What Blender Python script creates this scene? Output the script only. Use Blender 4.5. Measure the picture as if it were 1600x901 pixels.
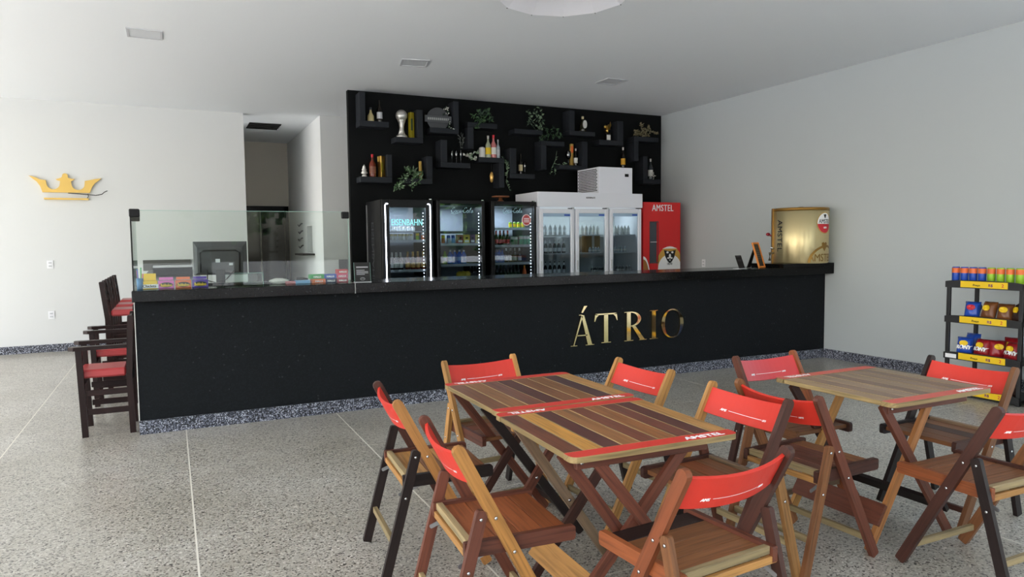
import bpy, bmesh, math, random
from mathutils import Vector, Matrix
random.seed(7)
for o in list(bpy.data.objects): bpy.data.objects.remove(o)
SC = bpy.context.scene; COL = SC.collection
V = Vector; PI = math.pi

# ---------------------------------------------------------------- camera, world, sun, exposure
FPX, YAW, PIT, ROL, CAMH = 1103.2, 0.4500, -0.0665, -0.0107, 1.45
_F = V((math.sin(YAW)*math.cos(PIT), math.cos(YAW)*math.cos(PIT), math.sin(PIT)))
_R0 = V((math.cos(YAW), -math.sin(YAW), 0)); _U0 = _R0.cross(_F)
_R = math.cos(ROL)*_R0 + math.sin(ROL)*_U0; _U = -math.sin(ROL)*_R0 + math.cos(ROL)*_U0
cd = bpy.data.cameras.new('camera'); cam = bpy.data.objects.new('camera', cd); COL.objects.link(cam)
cam.matrix_world = Matrix(((_R.x, _U.x, -_F.x, 0), (_R.y, _U.y, -_F.y, 0), (_R.z, _U.z, -_F.z, CAMH), (0, 0, 0, 1)))
cd.sensor_width = 36; cd.lens = FPX/1600*36; cd.clip_start = .05; cd.clip_end = 200
SC.camera = cam
SC.view_settings.view_transform = 'Standard'; SC.view_settings.look = 'None'
SC.view_settings.gamma = 1; SC.view_settings.use_curve_mapping = False
SC.view_settings.exposure = 1.1
w = bpy.data.worlds.new('sky'); SC.world = w; w.use_nodes = True
nt = w.node_tree; bg = nt.nodes['Background']
sk = nt.nodes.new('ShaderNodeTexSky'); sk.sky_type = 'NISHITA'; sk.sun_disc = False
sk.sun_elevation = math.radians(48); sk.sun_rotation = math.radians(250); sk.dust_density = 3.0; sk.air_density = 1.0
hs = nt.nodes.new('ShaderNodeHueSaturation'); hs.inputs['Saturation'].default_value = .8
nt.links.new(sk.outputs[0], hs.inputs['Color']); nt.links.new(hs.outputs[0], bg.inputs[0])
bg.inputs[1].default_value = 0.36
sl = bpy.data.lights.new('sun', 'SUN'); sl.energy = 6.3; sl.angle = math.radians(.6); sl.color = (1, .985, .97)
sun = bpy.data.objects.new('sun', sl); COL.objects.link(sun)
sun.rotation_euler = V((.75, -.10, -.66)).to_track_quat('-Z', 'Y').to_euler()

def ray(x, y): return _F*FPX + _R*(x-800) - _U*(y-450.5)
def at(x, y, Y=None, X=None, Z=None):
    """point of the photograph's pixel (1600x901) on a real plane of the room"""
    d = ray(x, y)
    t = Y/d.y if Y is not None else (X/d.x if X is not None else (Z-CAMH)/d.z)
    return V((0, 0, CAMH)) + d*t

# ---------------------------------------------------------------- materials
def lin(c):
    return tuple((v/255/12.92 if v/255 <= .04045 else ((v/255+.055)/1.055)**2.4) for v in c) + (1,)
MC = {}
def mat(name, rgb, rough=.5, metal=0, spec=.5, emit=0, coat=0, bump=None):
    if name in MC: return MC[name]
    m = bpy.data.materials.new(name); m.use_nodes = True
    n = m.node_tree; b = n.nodes['Principled BSDF']
    b.inputs['Base Color'].default_value = lin(rgb); b.inputs['Roughness'].default_value = rough
    b.inputs['Metallic'].default_value = metal; b.inputs['Specular IOR Level'].default_value = spec
    if coat: b.inputs['Coat Weight'].default_value = coat; b.inputs['Coat Roughness'].default_value = .1
    if emit: b.inputs['Emission Color'].default_value = lin(rgb); b.inputs['Emission Strength'].default_value = emit
    # a little natural variation so that no surface is perfectly flat
    tc = n.nodes.new('ShaderNodeTexCoord'); nz = n.nodes.new('ShaderNodeTexNoise')
    nz.inputs['Scale'].default_value = 9 if not bump else bump[0]; nz.inputs['Detail'].default_value = 3
    n.links.new(tc.outputs['Object'], nz.inputs['Vector'])
    mr = n.nodes.new('ShaderNodeMapRange'); mr.inputs[3].default_value = max(0, rough-.05); mr.inputs[4].default_value = min(1, rough+.05)
    n.links.new(nz.outputs['Fac'], mr.inputs[0]); n.links.new(mr.outputs[0], b.inputs['Roughness'])
    if bump:
        bp = n.nodes.new('ShaderNodeBump'); bp.inputs['Strength'].default_value = bump[1]; bp.inputs['Distance'].default_value = .01
        n.links.new(nz.outputs['Fac'], bp.inputs['Height']); n.links.new(bp.outputs[0], b.inputs['Normal'])
    MC[name] = m; return m
def ramp(n, stops):
    r = n.nodes.new('ShaderNodeValToRGB'); e = r.color_ramp.elements
    while len(e) < len(stops): e.new(.5)
    for k, (p, c) in zip(e, stops): k.position = p; k.color = lin(c)
    return r
def wood(name, rgb, rough=.45, spec=.32):
    if name in MC: return MC[name]
    m = bpy.data.materials.new(name); m.use_nodes = True; n = m.node_tree; b = n.nodes['Principled BSDF']
    uv = n.nodes.new('ShaderNodeUVMap'); oi = n.nodes.new('ShaderNodeObjectInfo')
    mp = n.nodes.new('ShaderNodeMapping'); mp.inputs['Scale'].default_value = (2.2, 42, 1)
    cx = n.nodes.new('ShaderNodeCombineXYZ'); mu = n.nodes.new('ShaderNodeMath'); mu.operation = 'MULTIPLY'; mu.inputs[1].default_value = 37
    n.links.new(oi.outputs['Random'], mu.inputs[0]); n.links.new(mu.outputs[0], cx.inputs[0]); n.links.new(mu.outputs[0], cx.inputs[1])
    n.links.new(uv.outputs[0], mp.inputs[0]); n.links.new(cx.outputs[0], mp.inputs['Location'])
    nz = n.nodes.new('ShaderNodeTexNoise'); nz.inputs['Scale'].default_value = 1.6; nz.inputs['Detail'].default_value = 5; nz.inputs['Distortion'].default_value = .7
    n.links.new(mp.outputs[0], nz.inputs['Vector'])
    d = tuple(int(c*.74) for c in rgb); l = tuple(min(255, int(c*1.13)) for c in rgb)
    r = ramp(n, [(.25, d), (.5, rgb), (.78, l)]); n.links.new(nz.outputs['Fac'], r.inputs[0])
    hs = n.nodes.new('ShaderNodeHueSaturation'); mr = n.nodes.new('ShaderNodeMapRange'); mr.inputs[3].default_value = .82; mr.inputs[4].default_value = 1.18
    n.links.new(oi.outputs['Random'], mr.inputs[0]); n.links.new(mr.outputs[0], hs.inputs['Value']); n.links.new(r.outputs[0], hs.inputs['Color'])
    n.links.new(hs.outputs[0], b.inputs['Base Color']); b.inputs['Roughness'].default_value = rough; b.inputs['Specular IOR Level'].default_value = spec
    bp = n.nodes.new('ShaderNodeBump'); bp.inputs['Strength'].default_value = .15; bp.inputs['Distance'].default_value = .004
    n.links.new(nz.outputs['Fac'], bp.inputs['Height']); n.links.new(bp.outputs[0], b.inputs['Normal'])
    MC[name] = m; return m
def speck(name, stops, scale, rough=.3, spec=.5, second=None, bump=0):
    """terrazzo / granite: voronoi chips coloured at random"""
    m = bpy.data.materials.new(name); m.use_nodes = True; n = m.node_tree; b = n.nodes['Principled BSDF']
    tc = n.nodes.new('ShaderNodeTexCoord'); vo = n.nodes.new('ShaderNodeTexVoronoi'); vo.inputs['Scale'].default_value = scale
    n.links.new(tc.outputs['Object'], vo.inputs['Vector'])
    sp = n.nodes.new('ShaderNodeSeparateColor'); n.links.new(vo.outputs['Color'], sp.inputs[0])
    r = ramp(n, stops); r.color_ramp.interpolation = 'CONSTANT'; n.links.new(sp.outputs[0], r.inputs[0]); out = r.outputs[0]
    if second:
        nz = n.nodes.new('ShaderNodeTexNoise'); nz.inputs['Scale'].default_value = second[0]; nz.inputs['Detail'].default_value = 4
        n.links.new(tc.outputs['Object'], nz.inputs['Vector'])
        r2 = ramp(n, [(.3, second[1]), (.7, second[2])]); n.links.new(nz.outputs['Fac'], r2.inputs[0])
        mx = n.nodes.new('ShaderNodeMix'); mx.data_type = 'RGBA'; mx.blend_type = 'MULTIPLY'; mx.inputs[0].default_value = 1
        n.links.new(out, mx.inputs[6]); n.links.new(r2.outputs[0], mx.inputs[7]); out = mx.outputs[2]
    n.links.new(out, b.inputs['Base Color']); b.inputs['Roughness'].default_value = rough; b.inputs['Specular IOR Level'].default_value = spec
    if bump:
        bp = n.nodes.new('ShaderNodeBump'); bp.inputs['Strength'].default_value = bump; bp.inputs['Distance'].default_value = .003
        n.links.new(vo.outputs['Distance'], bp.inputs['Height']); n.links.new(bp.outputs[0], b.inputs['Normal'])
    MC[name] = m; return m
def glass(name, tint=(255, 255, 255), ior=1.45, rough=0.0):
    m = bpy.data.materials.new(name); m.use_nodes = True; n = m.node_tree
    for k in list(n.nodes):
        if k.type != 'OUTPUT_MATERIAL': n.nodes.remove(k)
    o = n.nodes['Material Output']; t = n.nodes.new('ShaderNodeBsdfTransparent'); t.inputs[0].default_value = lin(tint)
    g = n.nodes.new('ShaderNodeBsdfGlossy'); g.inputs['Roughness'].default_value = rough; f = n.nodes.new('ShaderNodeFresnel'); f.inputs[0].default_value = ior
    x = n.nodes.new('ShaderNodeMixShader'); n.links.new(f.outputs[0], x.inputs[0]); n.links.new(t.outputs[0], x.inputs[1]); n.links.new(g.outputs[0], x.inputs[2])
    n.links.new(x.outputs[0], o.inputs[0]); MC[name] = m; return m
PLASTER = mat('plaster', (214, 216, 215), .75, spec=.2, bump=(60, .03))
CEIL = mat('ceiling_paint', (234, 238, 241), .7, spec=.2, bump=(40, .02))
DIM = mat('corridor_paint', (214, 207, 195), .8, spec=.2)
TERR = speck('terrazzo', [(0, (72, 68, 64)), (.08, (132, 126, 118)), (.20, (172, 168, 159)), (.5, (184, 180, 170)), (.8, (196, 193, 184)), (.95, (218, 215, 207))], 130, .28, .5, (1.3, (228, 226, 220), (255, 255, 255)))
GROUT = mat('grout', (226, 222, 210), .6)
GRAN = speck('granite_base', [(0, (22, 24, 32)), (.42, (64, 68, 82)), (.62, (120, 124, 138)), (.84, (182, 186, 198))], 140, .35)
COUNTER = speck('black_granite', [(0, (9, 9, 10)), (.85, (16, 17, 18)), (.985, (50, 53, 55))], 160, .16, .16)
BARBLK = speck('bar_black', [(0, (17, 20, 23)), (.6, (21, 24, 28)), (.994, (48, 52, 55))], 90, .7, .18, None, .3)
PANEL = mat('panel_black', (12, 14, 15), .7, spec=.15)
SHELFB = mat('shelf_black', (36, 39, 44), .65, spec=.2)
GOLD = mat('gold_mirror', (240, 214, 160), .06, 1)
BRASS = mat('brushed_gold', (214, 176, 92), .32, 1)
GOLDPAINT = mat('gold_paint', (204, 166, 84), .45, .25)
DISP = mat('champagne_metal', (226, 208, 158), .34, .8)
DISPD = mat('bronze_band', (150, 112, 48), .35, .6)
CHROME = mat('steel', (200, 200, 200), .22, 1)
GREYM = mat('zinc', (165, 165, 165), .4, .8)
WHITE = mat('white_enamel', (232, 233, 236), .35)
WHITEP = mat('white_print', (245, 245, 245), .6)
OFFW = mat('off_white', (215, 214, 208), .55)
LGREY = mat('light_grey', (190, 192, 196), .45)
BLACK = mat('black_plastic', (14, 14, 16), .45, spec=.22)
BLACKM = mat('black_print', (16, 15, 15), .6)
DGREY = mat('dark_grey', (62, 64, 68), .45)
RED = mat('painted_red', (210, 52, 38), .45)
CRED = mat('cooler_red', (216, 38, 40), .35)
LEATHER = mat('red_leatherette', (176, 62, 64), .34, bump=(180, .1))
GREEN = mat('leaf_green', (66, 98, 58), .6); GREEND = mat('leaf_dark', (40, 62, 46), .6); GREENP = mat('leaf_pale', (128, 150, 120), .6)
DRY = mat('dry_leaf', (118, 108, 76), .7); PETAL = mat('petal_white', (214, 214, 206), .6)
YEL = mat('yellow_card', (240, 200, 20), .5); PINK = mat('pink_card', (222, 110, 190), .45); ORA = mat('orange_card', (232, 112, 50), .45)
PUR = mat('purple_card', (92, 62, 168), .45); BLUE = mat('blue_foil', (36, 78, 178), .3); BLUEL = mat('light_blue', (120, 176, 226), .35)
GRN = mat('green_card', (60, 168, 90), .45); LIME = mat('lime_can', (150, 196, 50), .3, .2); REDF = mat('red_foil', (150, 26, 34), .3); REDC = mat('red_card', (204, 40, 52), .45)
BROWNF = mat('brown_foil', (120, 72, 36), .35); AMBER = mat('amber_glass', (104, 38, 20), .12); DKBOT = mat('dark_bottle', (24, 18, 14), .1)
CLEARB = mat('clear_bottle', (170, 180, 186), .1); PALEB = mat('pale_bottle', (208, 208, 204), .2); WATER = mat('blue_bottle', (50, 110, 205), .12); GBOT = mat('green_bottle', (24, 60, 36), .12)
LED = mat('led_white', (235, 242, 255), .5, emit=5.0); DECAL = mat('cyan_decal', (150, 235, 240), .5, emit=.25)
CORD = mat('cord_black', (22, 20, 20), .5); TINT = mat('teal_glow', (110, 170, 190), .4)
GLASS = glass('clear_glass', (248, 252, 250), 1.3); FGLASS = glass('door_glass', (225, 232, 236), 1.5); GEDGE = mat('glass_edge', (150, 190, 178), .15)
WL = wood('wood_light', (172, 126, 72)); WM = wood('wood_mid', (122, 80, 50)); WR = wood('wood_red', (98, 56, 42)); WO = wood('wood_orange', (136, 76, 44))
WD = wood('wood_dark', (70, 42, 34)); WX = wood('wood_black', (34, 24, 22)); WG = wood('wood_grey', (152, 134, 98)); WP = wood('wood_purple', (92, 54, 46)); WN = wood('wood_drab', (128, 106, 84))
STOOLW = wood('stool_wood', (36, 19, 17), .35, .25)

# ---------------------------------------------------------------- builders
def new(): 
    b = bmesh.new(); b.loops.layers.uv.new('UVMap'); return b
def mk(name, bm, mats, parent=None, smooth=False, kind=None):
    bmesh.ops.recalc_face_normals(bm, faces=bm.faces)
    me = bpy.data.meshes.new(name); bm.to_mesh(me); bm.free()
    for m in (mats if isinstance(mats, (list, tuple)) else [mats]): me.materials.append(m)
    if smooth: me.shade_smooth() if hasattr(me, 'shade_smooth') else None
    o = bpy.data.objects.new(name, me); COL.objects.link(o)
    if parent: o.parent = parent
    if kind: o['kind'] = kind
    return o
def tag(o, label, cat, group=None):
    o['label'] = label; o['category'] = cat
    if group: o['group'] = group
    return o
def thing(name, label, cat, loc=(0, 0, 0), rz=0, group=None):
    o = bpy.data.objects.new(name, None); COL.objects.link(o); o.location = loc; o.rotation_euler = (0, 0, rz); o.empty_display_size = .1
    return tag(o, label, cat, group)
def uvs(bm, faces, L, W):
    ly = bm.loops.layers.uv.active; T = L.cross(W)
    for f in faces:
        for l in f.loops: l[ly].uv = (l.vert.co.dot(L), l.vert.co.dot(W)+l.vert.co.dot(T))
def box(bm, c, s, mi=0, M=None, bev=0):
    """box with centre c and full size s; M an extra transform"""
    r = bmesh.ops.create_cube(bm, size=1); vs = r['verts']
    for v in vs: v.co = V((v.co.x*s[0], v.co.y*s[1], v.co.z*s[2])) + V(c)
    fs = list({f for v in vs for f in v.link_faces})
    if bev:
        es = list({e for v in vs for e in v.link_edges}); n0 = set(bm.faces)
        bmesh.ops.bevel(bm, geom=es, offset=bev, segments=1, affect='EDGES')
        vs = None; fs = [f for f in bm.faces if f not in n0] + [f for f in fs if f.is_valid]
    ax = max(range(3), key=lambda i: s[i]); L = V([1 if i == ax else 0 for i in range(3)]); W = V([1 if i == (ax+1) % 3 else 0 for i in range(3)])
    fs = [f for f in fs if f.is_valid]; uvs(bm, fs, L, W)
    for f in fs: f.material_index = mi
    if M: bmesh.ops.transform(bm, matrix=M, verts=list({v for f in fs for v in f.verts}))
    return fs
def box2(bm, a, b, mi=0, bev=0):
    return box(bm, [(a[i]+b[i])/2 for i in range(3)], [abs(b[i]-a[i]) for i in range(3)], mi, None, bev)
def prism(bm, pts, ext, mi=0, L=None):
    """planar outline pts (3D) extruded by ext"""
    ext = V(ext); a = [bm.verts.new(V(p)) for p in pts]; b = [bm.verts.new(V(p)+ext) for p in pts]; n = len(pts)
    fs = [bm.faces.new(a[::-1]), bm.faces.new(b)] + [bm.faces.new((a[i], a[(i+1) % n], b[(i+1) % n], b[i])) for i in range(n)]
    for f in fs: f.normal_update()
    L = (V(pts[1])-V(pts[0])).normalized() if L is None else V(L).normalized()
    W = ext.normalized().cross(L); W = W.normalized() if W.length > 1e-6 else V((0, 0, 1))
    uvs(bm, fs, L, W)
    for f in fs: f.material_index = mi
    return fs
def board(bm, p0, p1, w, t, side, r0=0, r1=0, mi=0, ch=.0):
    """board from p0 to p1, width w in the plane normal to 'side', thickness t along side; r0/r1 round its ends"""
    p0, p1, side = V(p0), V(p1), V(side).normalized(); L = (p1-p0).normalized(); W = side.cross(L).normalized(); n = (p1-p0).length
    pts = []
    def corner(cx, sx, sy, r, k):
        if r <= 0: pts.append((cx, sy*w/2)); return
        for i in range(k+1):
            a = PI/2*i/k
            if sx*sy > 0: pts.append((cx-sx*r+sx*r*math.cos(a), sy*(w/2-r+r*math.sin(a))))
            else: pts.append((cx-sx*r+sx*r*math.sin(a), sy*(w/2-r+r*math.cos(a))))
    corner(0, -1, -1, r0, 3); corner(n, 1, -1, r1, 3); corner(n, 1, 1, r1, 3); corner(0, -1, 1, r0, 3)
    o = p0 - side*t/2
    return prism(bm, [o+L*x+W*y for x, y in pts], side*t, mi, L)
def tube(bm, pts, r, n=6, mi=0, cap=True):
    pts = [V(p) for p in pts]; rings = []; m = len(pts)
    for i, p in enumerate(pts):
        d = (pts[min(i+1, m-1)]-pts[max(i-1, 0)]).normalized(); a = d.orthogonal().normalized() if abs(d.z) > .95 else d.cross(V((0, 0, 1))).normalized(); b = d.cross(a)
        rr = r[i] if isinstance(r, (list, tuple)) else r
        rings.append([bm.verts.new(p+a*rr*math.cos(2*PI*k/n)+b*rr*math.sin(2*PI*k/n)) for k in range(n)])
    fs = []
    for i in range(m-1):
        for k in range(n): fs.append(bm.faces.new((rings[i][k], rings[i][(k+1) % n], rings[i+1][(k+1) % n], rings[i+1][k])))
    if cap: fs += [bm.faces.new(rings[0][::-1]), bm.faces.new(rings[-1])]
    for f in fs: f.material_index = mi; f.smooth = True
    return fs
def lathe(bm, prof, c=(0, 0, 0), n=12, sx=1, sy=1):
    """prof: list of (radius, z, material index of the band above)"""
    c = V(c); rings = []
    for p in prof: rings.append([bm.verts.new(c+V((p[0]*sx*math.cos(2*PI*k/n), p[0]*sy*math.sin(2*PI*k/n), p[1]))) for k in range(n)])
    for i in range(len(prof)-1):
        for k in range(n):
            f = bm.faces.new((rings[i][k], rings[i][(k+1) % n], rings[i+1][(k+1) % n], rings[i+1][k])); f.smooth = True; f.material_index = prof[i][2] if len(prof[i]) > 2 else 0
    a = bm.faces.new(rings[0][::-1]); b = bm.faces.new(rings[-1]); a.material_index = prof[0][2] if len(prof[0]) > 2 else 0; b.material_index = prof[-2][2] if len(prof[-2]) > 2 else 0
def ball(bm, c, r, mi=0, sub=2, s=(1, 1, 1)):
    q = bmesh.ops.create_icosphere(bm, subdivisions=sub, radius=r)['verts']
    for v in q: v.co = V((v.co.x*s[0], v.co.y*s[1], v.co.z*s[2]))+V(c)
    for f in {f for v in q for f in v.link_faces}: f.material_index = mi; f.smooth = True
def text(name, body, size, o, r, u, m, parent=None, ext=.0006, bold=0, shear=0, align='CENTER', sx=1, warp=None, space=1):
    """lettering as a thin raised mesh: o the centre of its base line, r its reading direction, u its up direction"""
    cu = bpy.data.curves.new(name, 'FONT'); cu.body = body; cu.size = size; cu.align_x = align; cu.extrude = ext; cu.shear = shear; cu.space_character = space; cu.resolution_u = 3
    t = bpy.data.objects.new(name, cu); COL.objects.link(t); dg = bpy.context.evaluated_depsgraph_get(); dg.update()
    me = bpy.data.meshes.new_from_object(t.evaluated_get(dg)); bpy.data.objects.remove(t); bpy.data.curves.remove(cu)
    r, u, o = V(r).normalized(), V(u).normalized(), V(o); nn = r.cross(u)
    if bold:                     # heavier strokes: the outline laid down three times, a hair apart
        q = bmesh.new()
        for k in (-1, 0, 1):
            n0 = len(q.verts); q.from_mesh(me); q.verts.ensure_lookup_table()
            for v in q.verts[n0:]: v.co.x += k*bold/max(.3, sx); v.co.y += k*bold*.3; v.co.z += (k+1)*.00025
        q.to_mesh(me); q.free()
    if warp and size > .04:      # enough vertices for the lettering to follow a curved surface
        q = bmesh.new(); q.from_mesh(me); bmesh.ops.triangulate(q, faces=q.faces[:])
        for _ in range(3):
            es = [e for e in q.edges if e.calc_length() > size*.22]
            if es: bmesh.ops.subdivide_edges(q, edges=es, cuts=1); bmesh.ops.triangulate(q, faces=[f for f in q.faces if len(f.verts) > 3])
        q.to_mesh(me); q.free()
    for v in me.vertices:
        x, y, z = v.co.x*sx, v.co.y, v.co.z
        v.co = warp(x, y, z) if warp else o+r*x+u*y+nn*z
    me.materials.clear(); me.materials.append(m); me.name = name
    ob = bpy.data.objects.new(name, me); COL.objects.link(ob)
    if parent: ob.parent = parent
    return ob
def dup(o, loc, rz=None, label=None):
    r = o.copy(); COL.objects.link(r); r.location = loc
    if rz is not None: r.rotation_euler = (0, 0, rz)
    if label: r['label'] = label
    for ch in o.children:
        c = ch.copy(); COL.objects.link(c); c.parent = r
        for g in ch.children:
            q = g.copy(); COL.objects.link(q); q.parent = c
    return r
def struct(name, bm, m, parent=None): return mk(name, bm, m, parent, kind=None if parent else 'structure')

# ---------------------------------------------------------------- the room
YB, XR, XL, ZC, YP, YW, SLF, ZS = 6.056, 7.152, -.257, 3.4245, 9.256, 11.474, 5.927, 1.112
XLEFT, YREAR = -6.2, -3.4
b = new(); box2(b, (XLEFT-.2, YREAR-.2, -.2), (XR+.2, 16.2, -.0008)); floor = struct('floor', b, GROUT)
XJ = [-1.107+1.168*k for k in range(-5, 9)]; YJ = [3.727-1.215*k for k in range(6, 0, -1)]+[3.727+1.215*k for k in range(0, 11)]
XJ = [XLEFT-.15]+[x for x in XJ if XLEFT < x < XR-.2]+[XR+.15]; YJ = [YREAR-.15]+[y for y in YJ if YREAR < y < 15.8]+[16.1]
for i in range(len(XJ)-1):
    for j in range(len(YJ)-1):
        b = new(); box2(b, (XJ[i]+.0045, YJ[j]+.0025, -.03), (XJ[i+1]-.0045, YJ[j+1]-.0025, 0)); mk('floor_tile', b, TERR, floor)
b = new(); box2(b, (XLEFT-.2, YREAR-.2, ZC), (XR+.2, 16.2, ZC+.25)); struct('ceiling', b, CEIL)
b = new(); box2(b, (XR, 2.7, 0), (XR+.2, 16.2, ZC)); struct('wall_right', b, mat('plaster_shaded', (186, 192, 193), .75, spec=.2, bump=(60, .03)))  # plaster darkened: the wall's dimmer light is put into its colour
XE, XC2, YW2, YC2 = 1.071, 2.16, 11.22, 14.6
b = new(); box2(b, (XLEFT-.2, YW, 0), (XE, YW+.2, ZC)); struct('wall_back', b, PLASTER)
b = new()   # the wall beside the corridor, with the niche cut into its corridor face
zn0, zn1, yn0, yn1 = 1.30, 1.75, 12.15, 12.65
box2(b, (XC2, YW2, 0), (XR, YW2+.2, ZC)); box2(b, (XC2, YW2+.2, 0), (XC2+.2, yn0, ZC)); box2(b, (XC2, yn1, 0), (XC2+.2, YC2, ZC))
box2(b, (XC2, yn0, 0), (XC2+.2, yn1, zn0)); box2(b, (XC2, yn0, zn1), (XC2+.2, yn1, ZC)); box2(b, (XC2+.14, yn0, zn0), (XC2+.2, yn1, zn1)); struct('wall_corridor', b, PLASTER)
b = new(); box2(b, (XE-1.6, YC2, 0), (XC2+.2, YC2+.2, ZC)); struct('wall_corridor_end', b, DIM)
b = new(); box2(b, (XE-.2, 12.75, 0), (XE-.0, YC2, ZC)); struct('wall_corridor_left', b, DIM)  # wall starts late: unseen gap before it added to let daylight in
d = bpy.data.objects.new('door_1', None); COL.objects.link(d); d['kind'] = 'structure'; d.location = (0, 0, 0)
dz = at(415, 322, Y=YC2).z
b = new(); box2(b, (XE+.02, YC2-.05, 0), (XE+.09, YC2, dz)); box2(b, (XC2-.09, YC2-.05, 0), (XC2-.02, YC2, dz)); box2(b, (XE+.02, YC2-.05, dz-.09), (XC2-.02, YC2, dz)); mk('door_frame', b, BLACK, d)
b = new(); box2(b, (XE+.1, YC2-.035, .01), (XE+.53, YC2-.015, dz-.1)); mk('door_leaf', b, mat('smoked_glass', (14, 15, 17), .08), d)
b = new(); box2(b, (XE+.55, YC2-.03, .01), (XC2-.1, YC2-.01, dz-.1)); mk('door_leaf', b, MC['smoked_glass'], d)
b = new(); box2(b, (XLEFT, YW-.018, 0), (XE, YW, .105)); struct('baseboard_back', b, GRAN)
b = new(); box2(b, (XR-.018, 2.7, 0), (XR, YB, .107)); struct('baseboard_right', b, GRAN)
b = new(); box2(b, (2.145, YP, 0), (XR, YP+.09, ZC)); struct('wall_bar_back', b, PANEL)
# far columns of the open side, out of the frame to the left and behind
for k, (x, y) in enumerate([(XLEFT, 4.0), (XLEFT, -3.2), (.6, YREAR), (XR, YREAR)]):
    b = new(); box2(b, (x-.15, y-.15, 0), (x+.15, y+.15, ZC)); struct('trim_%d' % (k+1), b, PLASTER)
b = new(); box2(b, (-60, -60, -.35), (60, 60, -.21)); struct('trim_ground', b, mat('bounce_paving', (205, 204, 200), .8))  # unseen ground, paved and pale to bounce sunlight up to the ceiling

# trees on the lawn outside, behind the camera (seen mirrored in the cooler doors)
TRUNK = mat('bark', (84, 66, 50), .9)
for k, (x, y, h) in enumerate([(9.5, -4.5, 5.2), (12.5, -2, 6), (13, -7, 6.4), (7, -11, 6), (2, -13, 6.5), (-5, -13, 6), (16, 1.5, 6), (10.5, -10, 5.5)]):
    t = thing('tree', 'leafy green tree outside the open front of the hall, '+('tallest on the right', 'beside the tallest', 'back row right', 'back row middle', 'back row left', 'far left', 'nearest the right wall', 'second row')[k], 'tree', (x, y, -.21), 0, 'trees outside the open front')
    b = new(); tube(b, [(0, 0, 0), (.1, .05, h*.3), (.05, .1, h*.6)], [.16, .12, .07], 8); mk('trunk', b, TRUNK, t)
    rnd = random.Random(k); b = new()
    for i in range(700):
        d = V((rnd.gauss(0, 1), rnd.gauss(0, 1), rnd.gauss(0, 1))).normalized()*rnd.uniform(.5, 1)**.5; c = V((d.x*h*.3, d.y*h*.3, h*.62+d.z*h*.36)); n_ = V((rnd.gauss(0, 1), rnd.gauss(0, 1), rnd.gauss(0, 1))).normalized(); a = n_.orthogonal().normalized()*.22; q = n_.cross(a)*.7
        f = b.faces.new([b.verts.new(c+a), b.verts.new(c+q), b.verts.new(c-a), b.verts.new(c-q)]); f.material_index = i % 2
    mk('leaves', b, [mat('tree_leaf', (96, 140, 60), .6), mat('tree_leaf_dark', (58, 96, 44), .6)], t, kind='stuff')
# ceiling fittings
def panel_light(c, rz, label):
    t = thing('ceiling_light', label, 'light', (c.x, c.y, ZC), rz, 'recessed ceiling lights')
    b = new()
    for sx, sy, lx, ly in ((0, 1, .3, .02), (0, -1, .3, .02), (1, 0, .02, .26), (-1, 0, .02, .26)): box(b, (sx*.14, sy*.14, -.004), (lx, ly, .008))
    mk('frame', b, LGREY, t)
    b = new(); box(b, (0, 0, -.002), (.26, .26, .003)); mk('diffuser', b, mat('diffuser_grey', (206, 210, 214), .4), t)
panel_light(at(226, 52.5, Z=ZC), 0, 'square recessed ceiling light at left, above the gold crown')
panel_light(at(648, 98, Z=ZC), math.radians(-12), 'square recessed ceiling light above the shelf with the silver trophy')
panel_light(at(956, 127, Z=ZC), 0, 'square recessed ceiling light nearest the right wall')
v0 = [at(*p, Z=ZC) for p in ((385, 200), (389, 191), (439, 194), (433, 202))]
c = sum(v0, V())/4; t = thing('ceiling_vent', 'black slot vent in the ceiling of the corridor', 'vent', (c.x, c.y, ZC))
vl = abs(v0[2].x-v0[1].x); vw = abs(v0[1].y-v0[0].y)
b = new(); box(b, (0, 0, -.003), (vl, vw, .006)); mk('backing', b, BLACKM, t)
for k in range(4):
    b = new(); box(b, (0, -vw/2+vw*(k+.5)/4, -.012), (vl, .015, .012)); mk('slat', b, BLACK, t)
# faceted pendant lamp
far = at(880, 26, Y=4.6); RL = .455; pc = far - V((math.sin(.51), math.cos(.51), 0))*RL
t = thing('pendant_lamp', 'white faceted pendant lamp cut by the top edge of the photo', 'lamp', (pc.x, pc.y, far.z))
b = new(); n = 12; a0 = PI/2-.51; hub = b.verts.new((0, 0, .42)); rim = [b.verts.new((RL*math.cos(a0+2*PI*k/n), RL*math.sin(a0+2*PI*k/n), 0)) for k in range(n)]
for k in range(n): b.faces.new((rim[k], rim[(k+1) % n], hub))
bmesh.ops.solidify(b, geom=b.faces[:], thickness=.004); mk('shade', b, mat('satin_white', (240, 240, 243), .45), t)
b = new(); tube(b, [(0, 0, .41), (0, 0, ZC-far.z)], .008, 8); mk('rod', b, CHROME, t)
b = new(); lathe(b, [(.06, ZC-far.z-.03), (.06, ZC-far.z)], n=16); mk('ceiling_rose', b, WHITE, t)
for k in range(n):
    b = new(); ball(b, (RL*1.01*math.cos(a0+2*PI*k/n), RL*1.01*math.sin(a0+2*PI*k/n), .0), .004, 0, 1); mk('joint', b, BLACK, t)

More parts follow.
